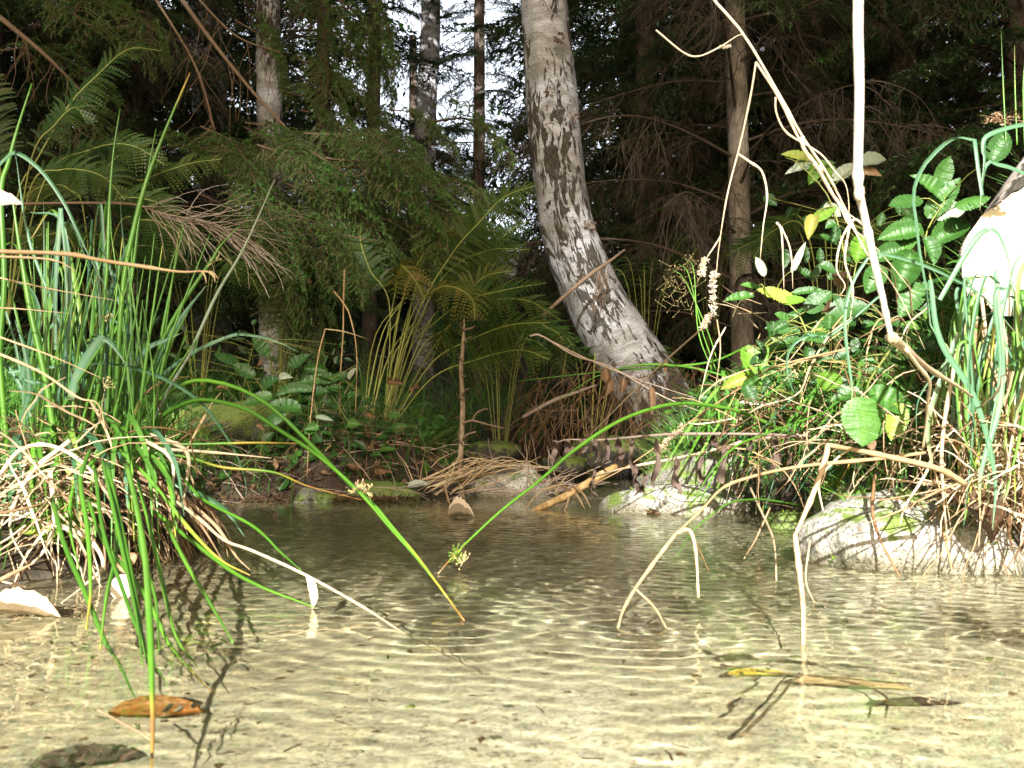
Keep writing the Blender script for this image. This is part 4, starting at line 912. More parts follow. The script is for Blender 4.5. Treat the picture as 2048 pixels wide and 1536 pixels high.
# red-brown needles and twiglets washed up along the left waterline
def drift():
    mb = MB()
    for i in range(2600):
        px = rnd(420, 830); Y = rnd(2.2, 2.55); x = (px - 1024) / F * Y; z = max(.002, min(.05, H(x, Y))) + rnd(0, .008)
        d = Vector((rnd(-1, 1), rnd(-1, 1), rnd(-.3, .5))).normalized(); p = Vector((x, Y, z)); mb.tube([p, p + d * rnd(.006, .02)], .0011, 3, rnd(.1, .7), cap=False)
    stuff(mb.build('drift_debris', M['dead_leaf'], None), 'red-brown needles and twiglets washed up along the left waterline', 'debris')
drift()
def drift_twigs():
    mb = MB()
    for i in range(190):
        px = rnd(400, 1130); Y = rnd(2.2, 2.9); x = (px - 1024) / F * Y; z = max(.004, H(x, Y)) + rnd(0, .03)
        an = random.choice([rnd(-.3, .4), rnd(0, 3.1)]); d = Vector((math.cos(an), rnd(-.3, .3), abs(math.sin(an)) * .6)).normalized(); P = [Vector((x, Y, z))]
        for k in range(6): d = (d + rv(.16) + Vector((0, 0, -.05))).normalized(); P.append(P[-1] + d * rnd(.01, .03))
        mb.tube(P, [rnd(.001, .0022), .0006], 4, rnd(.1, .8), cap=False)
    stuff(mb.build('drift_twigs', M['twig_pale'], None), 'thin grey twigs and stalks caught along the far waterline', 'twigs')
drift_twigs()
# loose dead leaves lying about, each its own thing
random.seed(51)
LV = []
for i in range(6):
    mb = MB(); mb.leaf(Vector((-.015, 0, 0)), Vector((1, 0, .1)), Vector((0, 0, 1)), .034, .024, .55, n=11, serr=.07, bend=rnd(-.3, .7), cup=rnd(-.3, .9), curl=rnd(.2, .9), seed=i, heart=.1, hole=.05)
    o = mb.build('fallen_leaf', M['dead_leaf']); LV.append(o.data); bpy.data.objects.remove(o)
for (px, py, Y, s_) in [(620, 563, 3.0, .9), (447, 775, 2.3, 1.3), (520, 730, 2.4, .8), (520, 855, 2.3, 1.0), (545, 890, 2.3, .9), (765, 940, 2.35, 1.7), (710, 933, 2.4, 1.6),
                       (790, 765, 2.6, 2.0), (830, 780, 2.6, 1.5), (740, 830, 2.5, 1.2), (1085, 965, 2.2, .9), (1305, 1020, 1.9, 1.1), (810, 965, 2.3, .9), (600, 300, 3.4, .8), (708, 447, 3.3, .9), (795, 418, 3.3, 1.1), (705, 330, 3.4, .7), (1650, 625, 1.6, 1.2), (1665, 560, 1.6, 1.4), (870, 920, 2.6, 1.0), (1180, 790, 2.9, .9), (1195, 735, 3.0, .8), (500, 980, 1.9, 1.0), (560, 965, 2.1, 1.2), (1040, 880, 2.9, .8)]:
    o = bpy.data.objects.new('fallen_leaf', random.choice(LV)); COL.objects.link(o); o.location = W(px, py, Y); o.rotation_euler = (rnd(.4, 1.7), rnd(-.6, .6), rnd(0, 6.28)); o.scale = (s_ * .62,) * 3
    tag(o, 'small withered tan leaf lying or caught among the plants of the banks', 'leaf', 'fallen leaves on the banks')
# ------------------------------------------------------------------ near plants, traced stroke by stroke
def stem(parent, pts, Y, wpx, mat, a=.5, name='stem', kind='tube', n=28, sides=6, side=None, taper=.25, twist=0.0, keel=.3):
    P = spline(path([(q[0] + (rnd(-1.5, 1.5) if 0 < i_ < len(pts) - 1 else 0), q[1] + rnd(-1, 1)) for i_, q in enumerate(pts)], Y), n); Ym = lerpl(Y, .5); w = (wpx if isinstance(wpx, (int, float)) else None)
    k = Ym / F; mb = MB()
    if kind == 'tube':
        r = [wpx * k * .5, wpx * k * .5, wpx * k * .5 * taper] if w is not None else [q * k * .5 for q in wpx]
        if mat in ('straw', 'orange_stem', 'cream', 'straw_dim'):      # joints of a grass stem, and a slow taper
            nd = [rnd(.2, .35), rnd(.55, .7), rnd(.85, .95)]
            r = [lerpl(r, j / (n - 1)) * (1.05 - .3 * j / (n - 1)) * (1 + .38 * max(0, 1 - min(abs(j / (n - 1) - q) for q in nd) * n * .8)) for j in range(n)]
        mb.tube(P, r, sides, [q + rnd(-.14, .10) for q in (a if isinstance(a, list) and len(a) > 5 else [lerpl(a, j_ / 7) for j_ in range(8)])], wob=.07)
    else:
        r = [wpx * k * .7, wpx * k, wpx * k * .8, wpx * k * .08] if w is not None else [q * k for q in wpx]
        al = [lerpl(a, j_ / 7) + rnd(-.06, .06) for j_ in range(8)]
        if rnd(0, 1) < .55: al[-1] += rnd(.1, .4); al[-2] += rnd(0, .2)      # yellowed tip
        mb.ribbon(P, r, side or Vector((1, 0, 0)), al, keel, twist or rnd(-.8, .8))
    return mb.build(name, M[mat], parent)
def awn(parent, p, n, L, mat='seed', a=.6, name='flower_head'):
    """small branched flower or seed head"""
    mb = MB()
    for i in range(n):
        d = (rv() + Vector((0, 0, .3))).normalized(); e = p + d * L * rnd(.25, .75); mb.tube([p, p.lerp(e, .6) + rv(L * .08), e], [.0005, .0004], 3, a)
        mb.blob(e, (.0009, .0007, .0016), i, 1, .2, rnd(.0, .5))
    return mb.build(name, M[mat], parent)
def inst_children(*a): pass

# ---- the tussock on the left
random.seed(61)
TB = W(200, 940, 1.22)
tl = thing('rush_tussock', 'big tussock of green rushes and blue-green grass over pale thatch at the left water edge', 'tussock', (TB.x, TB.y, 0.0))
GR = [([(229, 893), (236, 712), (244, 602), (255, 513), (284, 393), (313, 308), (345, 225), (380, 145)], 1.2, 11, [.35, .45, .4, .7]),
      ([(185, 842), (200, 739), (205, 637), (214, 520), (219, 410), (227, 308), (240, 219)], 1.2, 8, [.4, .35, .3]),
      ([(225, 880), (245, 760), (252, 640), (268, 513), (280, 427), (297, 332), (312, 258)], 1.25, 7, [.3, .35, .3]),
      ([(260, 855), (297, 753), (331, 671), (369, 599), (424, 520), (441, 492), (480, 451)], 1.22, 9, [.5, .5, .4]),
      ([(256, 859), (308, 807), (362, 770), (410, 760), (478, 777), (547, 818), (625, 893), (700, 968), (738, 1000), (787, 1057), (835, 1116), (900, 1202), (928, 1240)], [1.25, 1.15, .81], 9, [.45, .45, .4, .5, .9]),
      ([(284, 869), (325, 831), (376, 804), (427, 801), (495, 821), (564, 862), (640, 915), (720, 985), (780, 1055), (840, 1122), (895, 1195)], [1.22, 1.12, .83], 9, [.45, .45, .4, .5, .85]),
      ([(239, 886), (376, 888), (513, 886), (598, 886)], [1.15, 1.2], 6, [.5, .5, .75, .9]),
      ([(300, 905), (380, 915), (444, 934), (547, 944), (615, 972), (722, 1000)], [1.15, 1.2], 6, [.45, .6, .75, .9]),
      ([(105, 1000), (127, 1088), (171, 1189), (206, 1272), (237, 1343), (268, 1444)], [.95, .60], 12, [.25, .3, .4]),
      ([(176, 1000), (206, 1079), (246, 1132), (294, 1198), (334, 1286), (373, 1365), (422, 1452)], [.95, .62], 10, [.35, .35, .5, .95]),
      ([(233, 1000), (231, 1110), (215, 1189), (200, 1299)], [.95, .70], 9, [.3, .4, .8]),
      ([(330, 1044), (374, 1132), (422, 1211), (466, 1286)], [1.0, .73], 9, [.4, .35, .5]),
      ([(308, 1022), (395, 1092), (461, 1141), (527, 1176), (628, 1215)], [1.05, .86], 9, [.35, .35, .6]),
      ([(370, 960), (409, 1000), (505, 1053), (562, 1105), (602, 1140)], [1.1, .98], 7, [.45, .45, .4]),
      ([(180, 900), (160, 960), (176, 1060), (180, 1180), (172, 1260)], [1.0, .74], 10, [.35, .35, .8]),
      ([(255, 930), (270, 1000), (290, 1100), (299, 1220), (303, 1352), (306, 1440), (303, 1560)], [.95, .62, .46], 15, [.5, .5, .6, .95]),
      ([(215, 930), (240, 1040), (262, 1150), (282, 1260), (300, 1370)], [.95, .65], 10, [.3, .35, .4]),
      ([(205, 920), (222, 1000), (250, 1120), (272, 1230), (285, 1330)], [.97, .66], 9, [.35, .35, .4]),
      ([(190, 940), (205, 1060), (246, 1180), (290, 1300), (330, 1390)], [.95, .63], 9, [.3, .35, .5]),
      ([(275, 960), (300, 1060), (330, 1180), (350, 1270), (395, 1340)], [1.0, .66], 9, [.35, .4, .7]),
      ([(240, 900), (300, 960), (380, 1060), (440, 1120), (500, 1150)], [1.05, .95], 8, [.4, .5, .9]),
      ([(250, 930), (275, 1010), (282, 1100), (310, 1200), (318, 1300)], [.98, .70], 9, [.25, .3, .4]),
      ([(210, 900), (150, 970), (140, 1060), (160, 1140)], [1.05, .9], 8, [.35, .4, .4]),
      ([(15, 900), (0, 720), (10, 560), (3, 386), (17, 325), (34, 260), (64, 166)], 1.15, 12, [.5, .4, .35, .4]),
      ([(110, 880), (90, 760), (60, 620), (40, 500), (25, 400)], 1.1, 13, [.5, .5, .45])]
for pts, Y, w, a in GR: stem(tl, pts, Y, w, 'rush', a)
for i in range(60):
    x0 = rnd(60, 320); y0 = rnd(860, 940); tx = x0 + rnd(-70, 130); ty = rnd(430, 720); mx = x0 + (tx - x0) * .35 + rnd(-12, 12)
    stem(tl, [(x0, y0), (mx, y0 - (y0 - ty) * .45), (tx, ty)], rnd(1.1, 1.35), rnd(3.5, 8), 'rush', [rnd(.25, .5), rnd(.2, .45), rnd(.3, .8)])
stem(tl, [(301, 852), (342, 773), (379, 705), (434, 589), (478, 513), (513, 441), (549, 360)], 1.2, 7, 'pale_under', [.3, .5, .8])
BL = [([(17, 743), (137, 729), (205, 726), (256, 732), (321, 753), (376, 784), (410, 814), (444, 859), (478, 917), (492, 972), (489, 1002)], [1.15, 1.2], 11, .6),
      ([(273, 797), (325, 749), (393, 702), (461, 671), (495, 669), (547, 681), (598, 705)], 1.3, 9, .7), ([(140, 800), (150, 760), (178, 712), (203, 676), (207, 674), (226, 691), (255, 732)], 1.12, 25, .75),
      ([(-10, 340), (10, 318), (34, 306), (85, 342), (126, 403), (154, 461), (178, 513), (230, 610)], 1.1, 10, .55), ([(110, 700), (112, 560), (119, 430), (123, 427), (130, 500), (134, 620)], 1.12, 12, .7),
      ([(260, 840), (300, 740), (360, 640), (413, 570)], 1.25, 14, .6), ([(250, 760), (290, 700), (330, 680), (365, 664)], 1.2, 14, .65), ([(40, 760), (60, 690), (80, 640), (60, 580), (20, 560)], 1.15, 14, .4),
      ([(40, 840), (60, 780), (50, 700), (30, 640)], 1.1, 14, .1), ([(60, 820), (90, 770), (70, 765), (45, 760), (96, 800)], 1.1, 14, .2), ([(330, 960), (400, 990), (450, 1020), (490, 1075)], 1.1, 14, .3),
      ([(150, 800), (120, 650), (60, 480), (30, 300)], 1.2, 9, .6), ([(100, 860), (130, 700), (140, 560), (120, 440), (60, 425)], 1.15, 12, .5)]
for pts, Y, w, a in BL: stem(tl, pts, Y, w * .85, 'grass_blue', a, 'blade', 'ribbon')
for i in range(46):
    x0 = rnd(20, 290); y0 = rnd(830, 930); tx = x0 + rnd(-110, 110); ty = rnd(400, 760); mx = x0 + (tx - x0) * .3
    pts = [(x0, y0), (mx, y0 - (y0 - ty) * .5), (tx, ty)]
    if rnd(0, 1) < .4: pts += [(tx + (tx - x0) * .5 + rnd(-20, 20), ty + rnd(10, 90))]
    stem(tl, pts, rnd(1.1, 1.45), rnd(4, 12), random.choice(['grass_blue', 'grass_blue', 'grass']), rnd(.2, .75), 'blade', 'ribbon', side=Vector((math.cos(rnd(-1, 1)), math.sin(rnd(-1, 1)), 0)))
def thatch(parent, n, cx, cy, sx, sy, Y, seed, mat='straw', down=.6, lim=None):
    random.seed(seed); mb = MB()
    for i in range(n):
        px = random.gauss(cx, sx); py = random.gauss(cy, sy); Yy = Y + rnd(-.13, .08)
        p = W(px, py, Yy); d = Vector((rnd(-1, 1), rnd(-.9, .4), rnd(-.6, .7))).normalized(); P = [p]
        for k in range(7): d = (d + rv(.22) + Vector((0, -.02, -.16 * down))).normalized(); P.append(P[-1] + d * rnd(.008, .022))
        if min(q.z for q in P) < -.02: continue
        if random.random() < .6: mb.ribbon(P, [.0014, .0027, .0008], rv(), rnd(-.1, .9), .4)
        else: mb.tube(P, [.0011, .0006], 4, rnd(.1, 1), cap=False)
    o = mb.build('thatch', M[mat], parent); o['kind'] = 'stuff'; return o
thatch(tl, 210, 90, 985, 62, 60, 1.10, 62)
thatch(tl, 110, 220, 930, 70, 26, 1.2, 63, 'straw_dim')
# soil core of the tussock
mb = MB(); mb.blob(Vector((-.56, 1.30, .015)), (.13, .13, .06), 4, 4, .45); mb.build('root_ball', M['twig_dark'], tl)
mb = MB()
for i in range(230):      # dead leaves and roots hanging down its wet flank
    an = rnd(3.3, 6.6); p = Vector((-.56 + .14 * math.cos(an), 1.30 + .16 * math.sin(an), rnd(.03, .09))); d = Vector((math.cos(an) * .5, math.sin(an) * .5, -.3)).normalized(); P = [p]
    for k in range(6):
        d = (d + rv(.25) + Vector((0, 0, -.25))).normalized(); P.append(P[-1] + d * rnd(.008, .018))
    mb.ribbon([q for q in P if q.z > -.03] + [P[-1]] if P[-1].z > -.03 else [Vector((q.x, q.y, max(q.z, -.03))) for q in P], [.003, .002, .0006], rv(), rnd(-.2, .8), .4)
o = mb.build('hanging_roots', M['straw_dim'], tl); o['kind'] = 'stuff'
for i in range(30):
    x0 = rnd(20, 300); y0 = rnd(880, 940); dx = rnd(-60, 120); y1 = rnd(990, 1110)
    stem(tl, [(x0, y0), (x0 + dx * .3, y0 - rnd(10, 60)), (x0 + dx * .8, y0 + 20), (x0 + dx, y1)], [1.12, rnd(.95, 1.05)], rnd(7, 13), random.choice(['grass', 'grass_blue', 'grass', 'rush']), rnd(.2, .7), 'drooping_blade', 'ribbon')
for pts, Y, w, a in [([(266, 896), (410, 903), (543, 917)], 1.15, 7, .8), ([(180, 800), (212, 859), (240, 940), (262, 1000)], 1.05, 6, .5), ([(250, 930), (350, 985), (430, 1050), (470, 1110), (500, 1140)], [1.1, .97], 9, .35),
                    ([(270, 950), (360, 1000), (410, 1060), (450, 1130)], [1.1, .98], 8, .3), ([(240, 960), (330, 990), (400, 1040), (448, 1081), (505, 1101), (615, 1152), (725, 1215), (804, 1264), (879, 1308), (965, 1352)], [1.08, .93, .64], 7, [.4, .55, .8, .5, .1]),
                    ([(120, 1050), (180, 1080), (206, 1130), (170, 1170), (120, 1208)], [1.0, .9], 9, .85), ([(0, 1160), (40, 1140), (70, 1126)], .95, 9, .4), ([(300, 870), (370, 900), (375, 960), (365, 1010)], 1.1, 9, .85), ([(290, 880), (340, 915), (346, 970), (335, 1060)], 1.05, 8, .95), ([(195, 1420), (300, 1480), (370, 1545)], .5, 5, .2), ([(140, 880), (60, 950), (20, 1050), (60, 1140)], 1.0, 9, .8), ([(100, 940), (110, 1040), (90, 1100), (60, 1130)], 1.0, 10, .9),
                    ([(0, 950), (40, 900), (100, 890), (170, 930), (230, 1010), (250, 1080)], 1.0, 9, .9)]:
    stem(tl, pts, Y, w, 'straw', a, 'dry_stem')
sh = stem(tl, [(613, 1152), (622, 1170), (628, 1195), (624, 1218)], .87, [3, 17, 16, 3], 'straw', .8, 'sheath', 'ribbon')
for (px, py, Y) in ((430, 523, 1.22), (208, 770, 1.1), (715, 980, 1.0), (735, 985, 1.0), (190, 950, 1.0), (212, 640, 1.2)): awn(tl, W(px, py, Y), 9, .016)
awn(tl, W(722, 978, 1.02), 16, .02, 'straw', .7)
# long dry stems reaching in from the left edge
ds = thing('dry_grass_stems', 'pale dry grass stems lying level across the tussock from the left edge', 'grass stems', W(0, 600, 1.0))
for pts, Y, w in [([(-40, 500), (0, 503), (130, 508), (205, 520), (290, 534), (359, 544), (403, 543), (420, 545)], 1.0, 9), ([(-40, 512), (0, 514), (103, 520), (154, 543)], 1.0, 6), ([(-40, 550), (0, 555), (103, 578), (239, 602)], 1.05, 4), ([(-30, 660), (0, 674), (103, 712), (202, 756)], 1.0, 5),
                 ([(-30, 700), (0, 708), (85, 746), (154, 794), (195, 808), (212, 859)], 1.0, 6), ([(403, 543), (410, 552), (413, 568)], 1.0, 4), ([(405, 543), (425, 545), (437, 558)], 1.0, 4), ([(418, 545), (427, 553), (430, 565)], 1.0, 4), ([(-20, 615), (50, 618), (140, 628)], 1.05, 3)]:
    stem(ds, pts, Y, w, 'orange_stem', rnd(.6, 1), 'stem')
o = MB(); o.leaf(W(-30, 398, .8), Vector((1, 0, .05)), Vector((0, -1, .6)), .027, .016, .9, n=9, serr=.05); tag(o.build('pale_leaf', M['cream']), 'bright out-of-focus pale leaf tip poking in at the left edge', 'leaf')

# twig with a fan of bare twiglets above the tussock
tw = thing('bare_twig', 'bare brown twig running level above the tussock and splitting into fine grey twiglets', 'twig', W(31, 407, 2.3))
stem(tw, [(-20, 405), (31, 407), (171, 407), (273, 410), (342, 434), (437, 455), (520, 490)], 2.3, 6, 'twig', .7, 'main_twig')
mb = MB(); random.seed(71)
for i in range(75):
    x = rnd(280, 470); p = W(x, 410 + (x - 273) * .28, 2.3); d = Vector((rnd(.3, 1), rnd(-.5, .3), rnd(-.8, .35))).normalized(); P = [p]
    for k in range(8): d = (d + rv(.22) + Vector((.03, 0, -.05))).normalized(); P.append(P[-1] + d * rnd(.012, .028))
    mb.tube(P, [.0013, .0005], 3, rnd(.4, 1), cap=False)
mb.build('twiglets', M['twig_pale'], tw)['kind'] = 'stuff'

# ---- the dead stick standing midstream
st = thing('dead_stick', 'grey dead stick standing upright in the stream with short broken twigs', 'stick', W(925, 990, 2.4))
stem(st, [(925, 1005), (921, 937), (925, 876), (926, 808), (923, 739), (928, 680), (928, 637)], 2.4, [13, 12, 11.5, 10, 9, 8, 3], 'stick', .5, 'shaft', n=60, sides=9)
for pts, w in [([(928, 661), (946, 655), (949, 652)], 5), ([(928, 683), (937, 676), (942, 674)], 4), ([(924, 790), (932, 780), (939, 777)], 4), ([(925, 846), (945, 842), (975, 849), (1009, 857)], 4.5), ([(944, 842), (952, 828), (966, 820), (976, 818)], 4), ([(925, 880), (935, 870), (952, 864)], 5), ([(925, 800), (916, 792), (914, 788)], 3.5), ([(924, 720), (917, 714), (915, 708)], 3.5), ([(924, 752), (931, 752), (933, 750)], 3), ([(927, 660), (921, 652), (922, 648)], 4), ([(926, 890), (916, 878), (917, 862)], 3.5), ([(926, 890), (936, 890), (941, 889)], 3)]:
    stem(st, pts, [2.39, 2.36], w, 'twig', .8, 'twig', taper=.6)
# ---- leaning wet branch
lb = thing('fallen_branch', 'yellowish peeled branch leaning out of the water under the withered fern', 'branch', W(1078, 1016, 1.97))
stem(lb, [(1060, 1030), (1078, 1016), (1110, 1002), (1147, 985), (1198, 953), (1232, 932)], [1.97, 2.15], [9, 13, 15, 16, 17, 14], 'wet_stick', .5, 'shaft', n=40, sides=10)
for pts in ([(1150, 984), (1160, 1000), (1170, 1018)], [(1147, 985), (1130, 972), (1113, 972), (1078, 985), (1048, 1022)], [(1147, 972), (1167, 989), (1181, 1016)], [(1140, 988), (1135, 1010), (1125, 1030)]): stem(lb, pts, [2.08, 1.95], 5, 'orange_stem', .6, 'side_twig')
# ---- straw washed over the midstream stone
sb = thing('straw_bundle', 'bundle of pale straw washed against the mossy midstream stone', 'straw', W(900, 960, 2.4))
random.seed(72)
for i in range(30):
    x0 = rnd(790, 930); y0 = rnd(955, 990); x1 = rnd(960, 1130); y1 = rnd(930, 975); pk = rnd(912, 940)
    stem(sb, [(x0, y0), ((x0 * .6 + x1 * .4), (y0 + pk) / 2 - rnd(0, 8)), ((x0 * .3 + x1 * .7), pk), (x1, y1)], [rnd(2.3, 2.4), rnd(2.42, 2.5)], rnd(1.8, 4), random.choice(['straw', 'straw', 'orange_stem']), rnd(.5, 1.1), 'straw', n=12, sides=4)
for i in range(36):
    x0 = rnd(760, 1130); y0 = rnd(960, 1000); an = rnd(20, 160); L = rnd(30, 110)
    stem(sb, [(x0, y0), (x0 + L * .5 * math.cos(R(an)), y0 - L * .5 * math.sin(R(an)) - 5), (x0 + L * math.cos(R(an)), y0 - L * math.sin(R(an)) + rnd(-5, 15))], rnd(2.3, 2.6), rnd(1.5, 3), 'straw_dim', rnd(.5, 1), 'stalk', n=10, sides=4)
for (pts, Y, w, nm, l) in [([(689, 538), (686, 600), (685, 671), (680, 760), (680, 830)], 2.5, 3.5, 'dry_stalk', 'straight reddish dry stalk, tallest of three beside the fern'), ([(668, 582), (690, 610), (702, 637), (714, 705), (711, 825)], 2.45, 3.5, 'dry_stalk', 'orange dry stalk bowed outward right of the straight one'), ([(651, 657), (640, 700), (631, 756), (620, 860), (614, 955)], 2.35, 3, 'dry_stalk', 'thin snapped dry stalk with its tip folded level, left of the other two'),
                        ([(583, 960), (585, 985), (580, 1050)], 1.9, 3, 'lone_rush', 'single green rush tip standing in the water near the left bank'), ([(890, 968), (895, 990), (903, 1018)], 2.15, 4, 'dry_stalk', 'short dry stalk stuck in the water beside the dead stick')]:
    t = thing(nm, l, 'stalk', path(pts, Y)[-1]); stem(t, pts, Y, w, 'rush' if nm == 'lone_rush' else 'orange_stem', .5, 'stem', taper=.8)
    if 'snapped' in l: stem(t, [(651, 657), (690, 664), (737, 678)], 2.35, 2.5, 'orange_stem', .8, 'folded_tip')

# ---- right side: the big bright stalk, close to the lens
rs_ = thing('bright_stalk', 'thick dry stalk burnt almost white by the light, upright at right with a knee', 'stalk', W(1937, 789, .95))
stem(rs_, [(1717, -60), (1717, 60), (1717, 195), (1717, 330), (1719, 385), (1728, 425), (1738, 469), (1754, 551), (1766, 600), (1775, 640), (1783, 676)], [.56, .60], [20, 20, 19, 19, 18, 18, 17, 17, 15, 14, 14], 'cream', .95, 'upper_stalk', n=50, sides=12)
mb = MB(); mb.blob(W(1718, 386, .57), (.0030, .0029, .005), 1, 2, .1); mb.build('node', M['cream'], rs_); mb = MB(); mb.blob(W(1783, 676, .60), (.0027, .0026, .0034), 2, 2, .2); mb.build('node', M['straw'], rs_)
stem(rs_, [(1783, 676), (1812, 699), (1859, 738), (1914, 773), (1945, 795)], [.60, .95], [17, 14, 11, 9, 8], 'straw', .75, 'lower_stalk', sides=10)
stem(rs_, [(1812, 699), (1835, 730), (1859, 762), (1856, 800), (1852, 844), (1845, 900)], [.66, .8], 7, 'straw', .95, 'side_stem', taper=.8)
# ---- bent dry grasses on the right
random.seed(73)
dg = thing('tall_dry_grass', 'tall pale dry grass leaning up-left across the dark spruce, its bent tips hanging', 'dry grass', W(1812, 640, 1.1))
for pts, Y, w, a in [([(1405, -40), (1428, 0), (1488, 70), (1559, 191), (1605, 273), (1656, 348), (1703, 441), (1734, 508), (1780, 560), (1812, 620), (1850, 700)], 1.1, 6, .7), ([(1512, 125), (1555, 195), (1602, 283), (1640, 345), (1680, 414), (1699, 450), (1754, 498), (1830, 590)], 1.08, 5, .8),
                    ([(1512, 125), (1500, 190), (1480, 285), (1453, 391), (1438, 500), (1432, 560)], 1.08, 4, .8), ([(1476, 309), (1500, 325), (1523, 344), (1535, 394), (1527, 453), (1520, 520)], 1.08, 5, .9), ([(1551, 195), (1553, 227), (1574, 266), (1617, 293), (1645, 312), (1672, 345), (1691, 371), (1699, 422), (1690, 445)], 1.08, 4, .8),
                    ([(1312, 61), (1367, 105), (1400, 113), (1441, 94), (1477, 70), (1492, 74)], 1.1, 3.5, .9), ([(1441, 473), (1425, 497), (1410, 520), (1402, 540)], 1.08, 3, .8), ([(1605, 273), (1607, 295), (1635, 340), (1660, 380), (1690, 430), (1720, 480), (1745, 530)], 1.1, 8, .9), ([(1640, 330), (1655, 370), (1690, 420), (1715, 440)], 1.1, 5, .95),
                    ([(1562, 453), (1582, 500), (1586, 578)], 1.5, 4, .7), ([(1553, 445), (1562, 469), (1568, 580)], 1.5, 5, .8), ([(1745, 470), (1715, 440), (1703, 445), (1680, 484), (1674, 539), (1691, 570), (1680, 592)], 1.1, 5, .9), ([(1700, 445), (1690, 520), (1705, 580), (1700, 640)], 1.1, 5, .85),
                    ([(1406, 656), (1300, 752), (1170, 880)], [1.1, 1.5], 3.5, .6), ([(1434, 640), (1440, 700), (1430, 780)], 1.2, 3, .6)]:
    stem(dg, pts, Y, w, 'straw', a, 'stem')
def spike(parent, pts, Y, w, mat='cream'):
    P = spline(path(pts, Y), 26); mb = MB(); k = Y / F
    for i, p in enumerate(P):
        for j in range(6):
            d = (rv() + Vector((0, -.3, .5))).normalized(); mb.leaf(p + rv(w * k * .3), d, rv(), w * k * .6, w * k * .22, rnd(.3, 1), n=4, serr=0)
    return mb.build('seed_head', M[mat], parent)
spike(dg, [(1430, 547), (1426, 578), (1428, 629)], 1.08, 15); spike(dg, [(1418, 632), (1406, 656)], 1.08, 13); spike(dg, [(1410, 520), (1402, 552)], 1.08, 12); spike(dg, [(1441, 95), (1460, 93)], 1.1, 7)
# angular stems over the water
for i, (l, segs) in enumerate([
    ('thick straw bent at a sharp knee, one leg planted in the water on the right', [([(1930, 968), (1875, 937), (1758, 910), (1656, 890)], [.95, .85], 13, .6), ([(1656, 890), (1650, 920), (1625, 988), (1602, 1047), (1590, 1070)], [.85, .79], 12, .75), ([(1590, 1070), (1599, 1153), (1606, 1215), (1606, 1300)], [.79, .72], 12, .8)]),
    ('long thin straw reaching left over the stream and forking down into it', [([(1850, 905), (1758, 918), (1601, 933), (1500, 955), (1445, 976), (1406, 1016), (1353, 1066)], [1.0, .88], 7, .5), ([(1353, 1066), (1310, 1122), (1271, 1179), (1246, 1220), (1236, 1256)], [.88, .785], 8, .6), ([(1353, 1066), (1379, 1061), (1391, 1102), (1397, 1195)], [.88, .86], 8, .85), ([(1271, 1179), (1307, 1215), (1332, 1254)], [.82, .785], 5, .6), ([(1379, 1061), (1400, 1100), (1418, 1143)], [.88, .95], 4, .5)]),
    ('thin orange straw slanting from the bank grass down to the curled fern', [([(1700, 695), (1562, 730), (1523, 750), (1426, 812), (1379, 844), (1250, 934), (1150, 985)], [1.4, 1.8], 4, .5)]),
    ('pale straw with a ragged seed head resting above the withered fern', [([(1711, 633), (1660, 668), (1621, 734), (1594, 789), (1523, 812), (1484, 832), (1406, 848), (1372, 846)], [1.4, 1.6], 4.5, .9)]),
    ('whitish thin stick lying level from the bank to the peeled branch', [([(1610, 868), (1484, 885), (1383, 910), (1250, 935), (1180, 955)], [1.6, 2.0], 7, .95)]),
    ('pale stem kinked beside the big knee straw, hanging into the water', [([(1700, 900), (1675, 915), (1640, 960), (1645, 1010), (1660, 1060)], 1.2, 5, .9), ([(1620, 1080), (1612, 1160), (1634, 1215)], .9, 4, .6)]),
    ('two thin straws dipping into the water between flat stone and boulder', [([(1500, 975), (1520, 1020), (1545, 1080), (1553, 1158)], [1.4, 1.05], 5, .7), ([(1540, 1015), (1510, 1080), (1488, 1118)], [1.3, 1.2], 4, .4)]),
    ('brown rush hanging over the face of the white boulder', [([(1750, 950), (1745, 1020), (1760, 1080), (1800, 1155)], [1.15, 1.05], 7, .1), ([(1870, 950), (1880, 1030), (1905, 1145)], [1.15, 1.05], 7, .3)])]):
    t = thing('bent_straw', l, 'straw', path(segs[0][0], segs[0][1])[0])
    for (pts, Y, w, a) in segs: stem(t, pts, Y, w, 'orange_stem' if i in (0, 1, 2, 7) else 'straw', a, 'stem', taper=.75)
    if i == 3: spike(t, [(1363, 855), (1335, 885), (1318, 900)], 1.6, 14, 'straw')
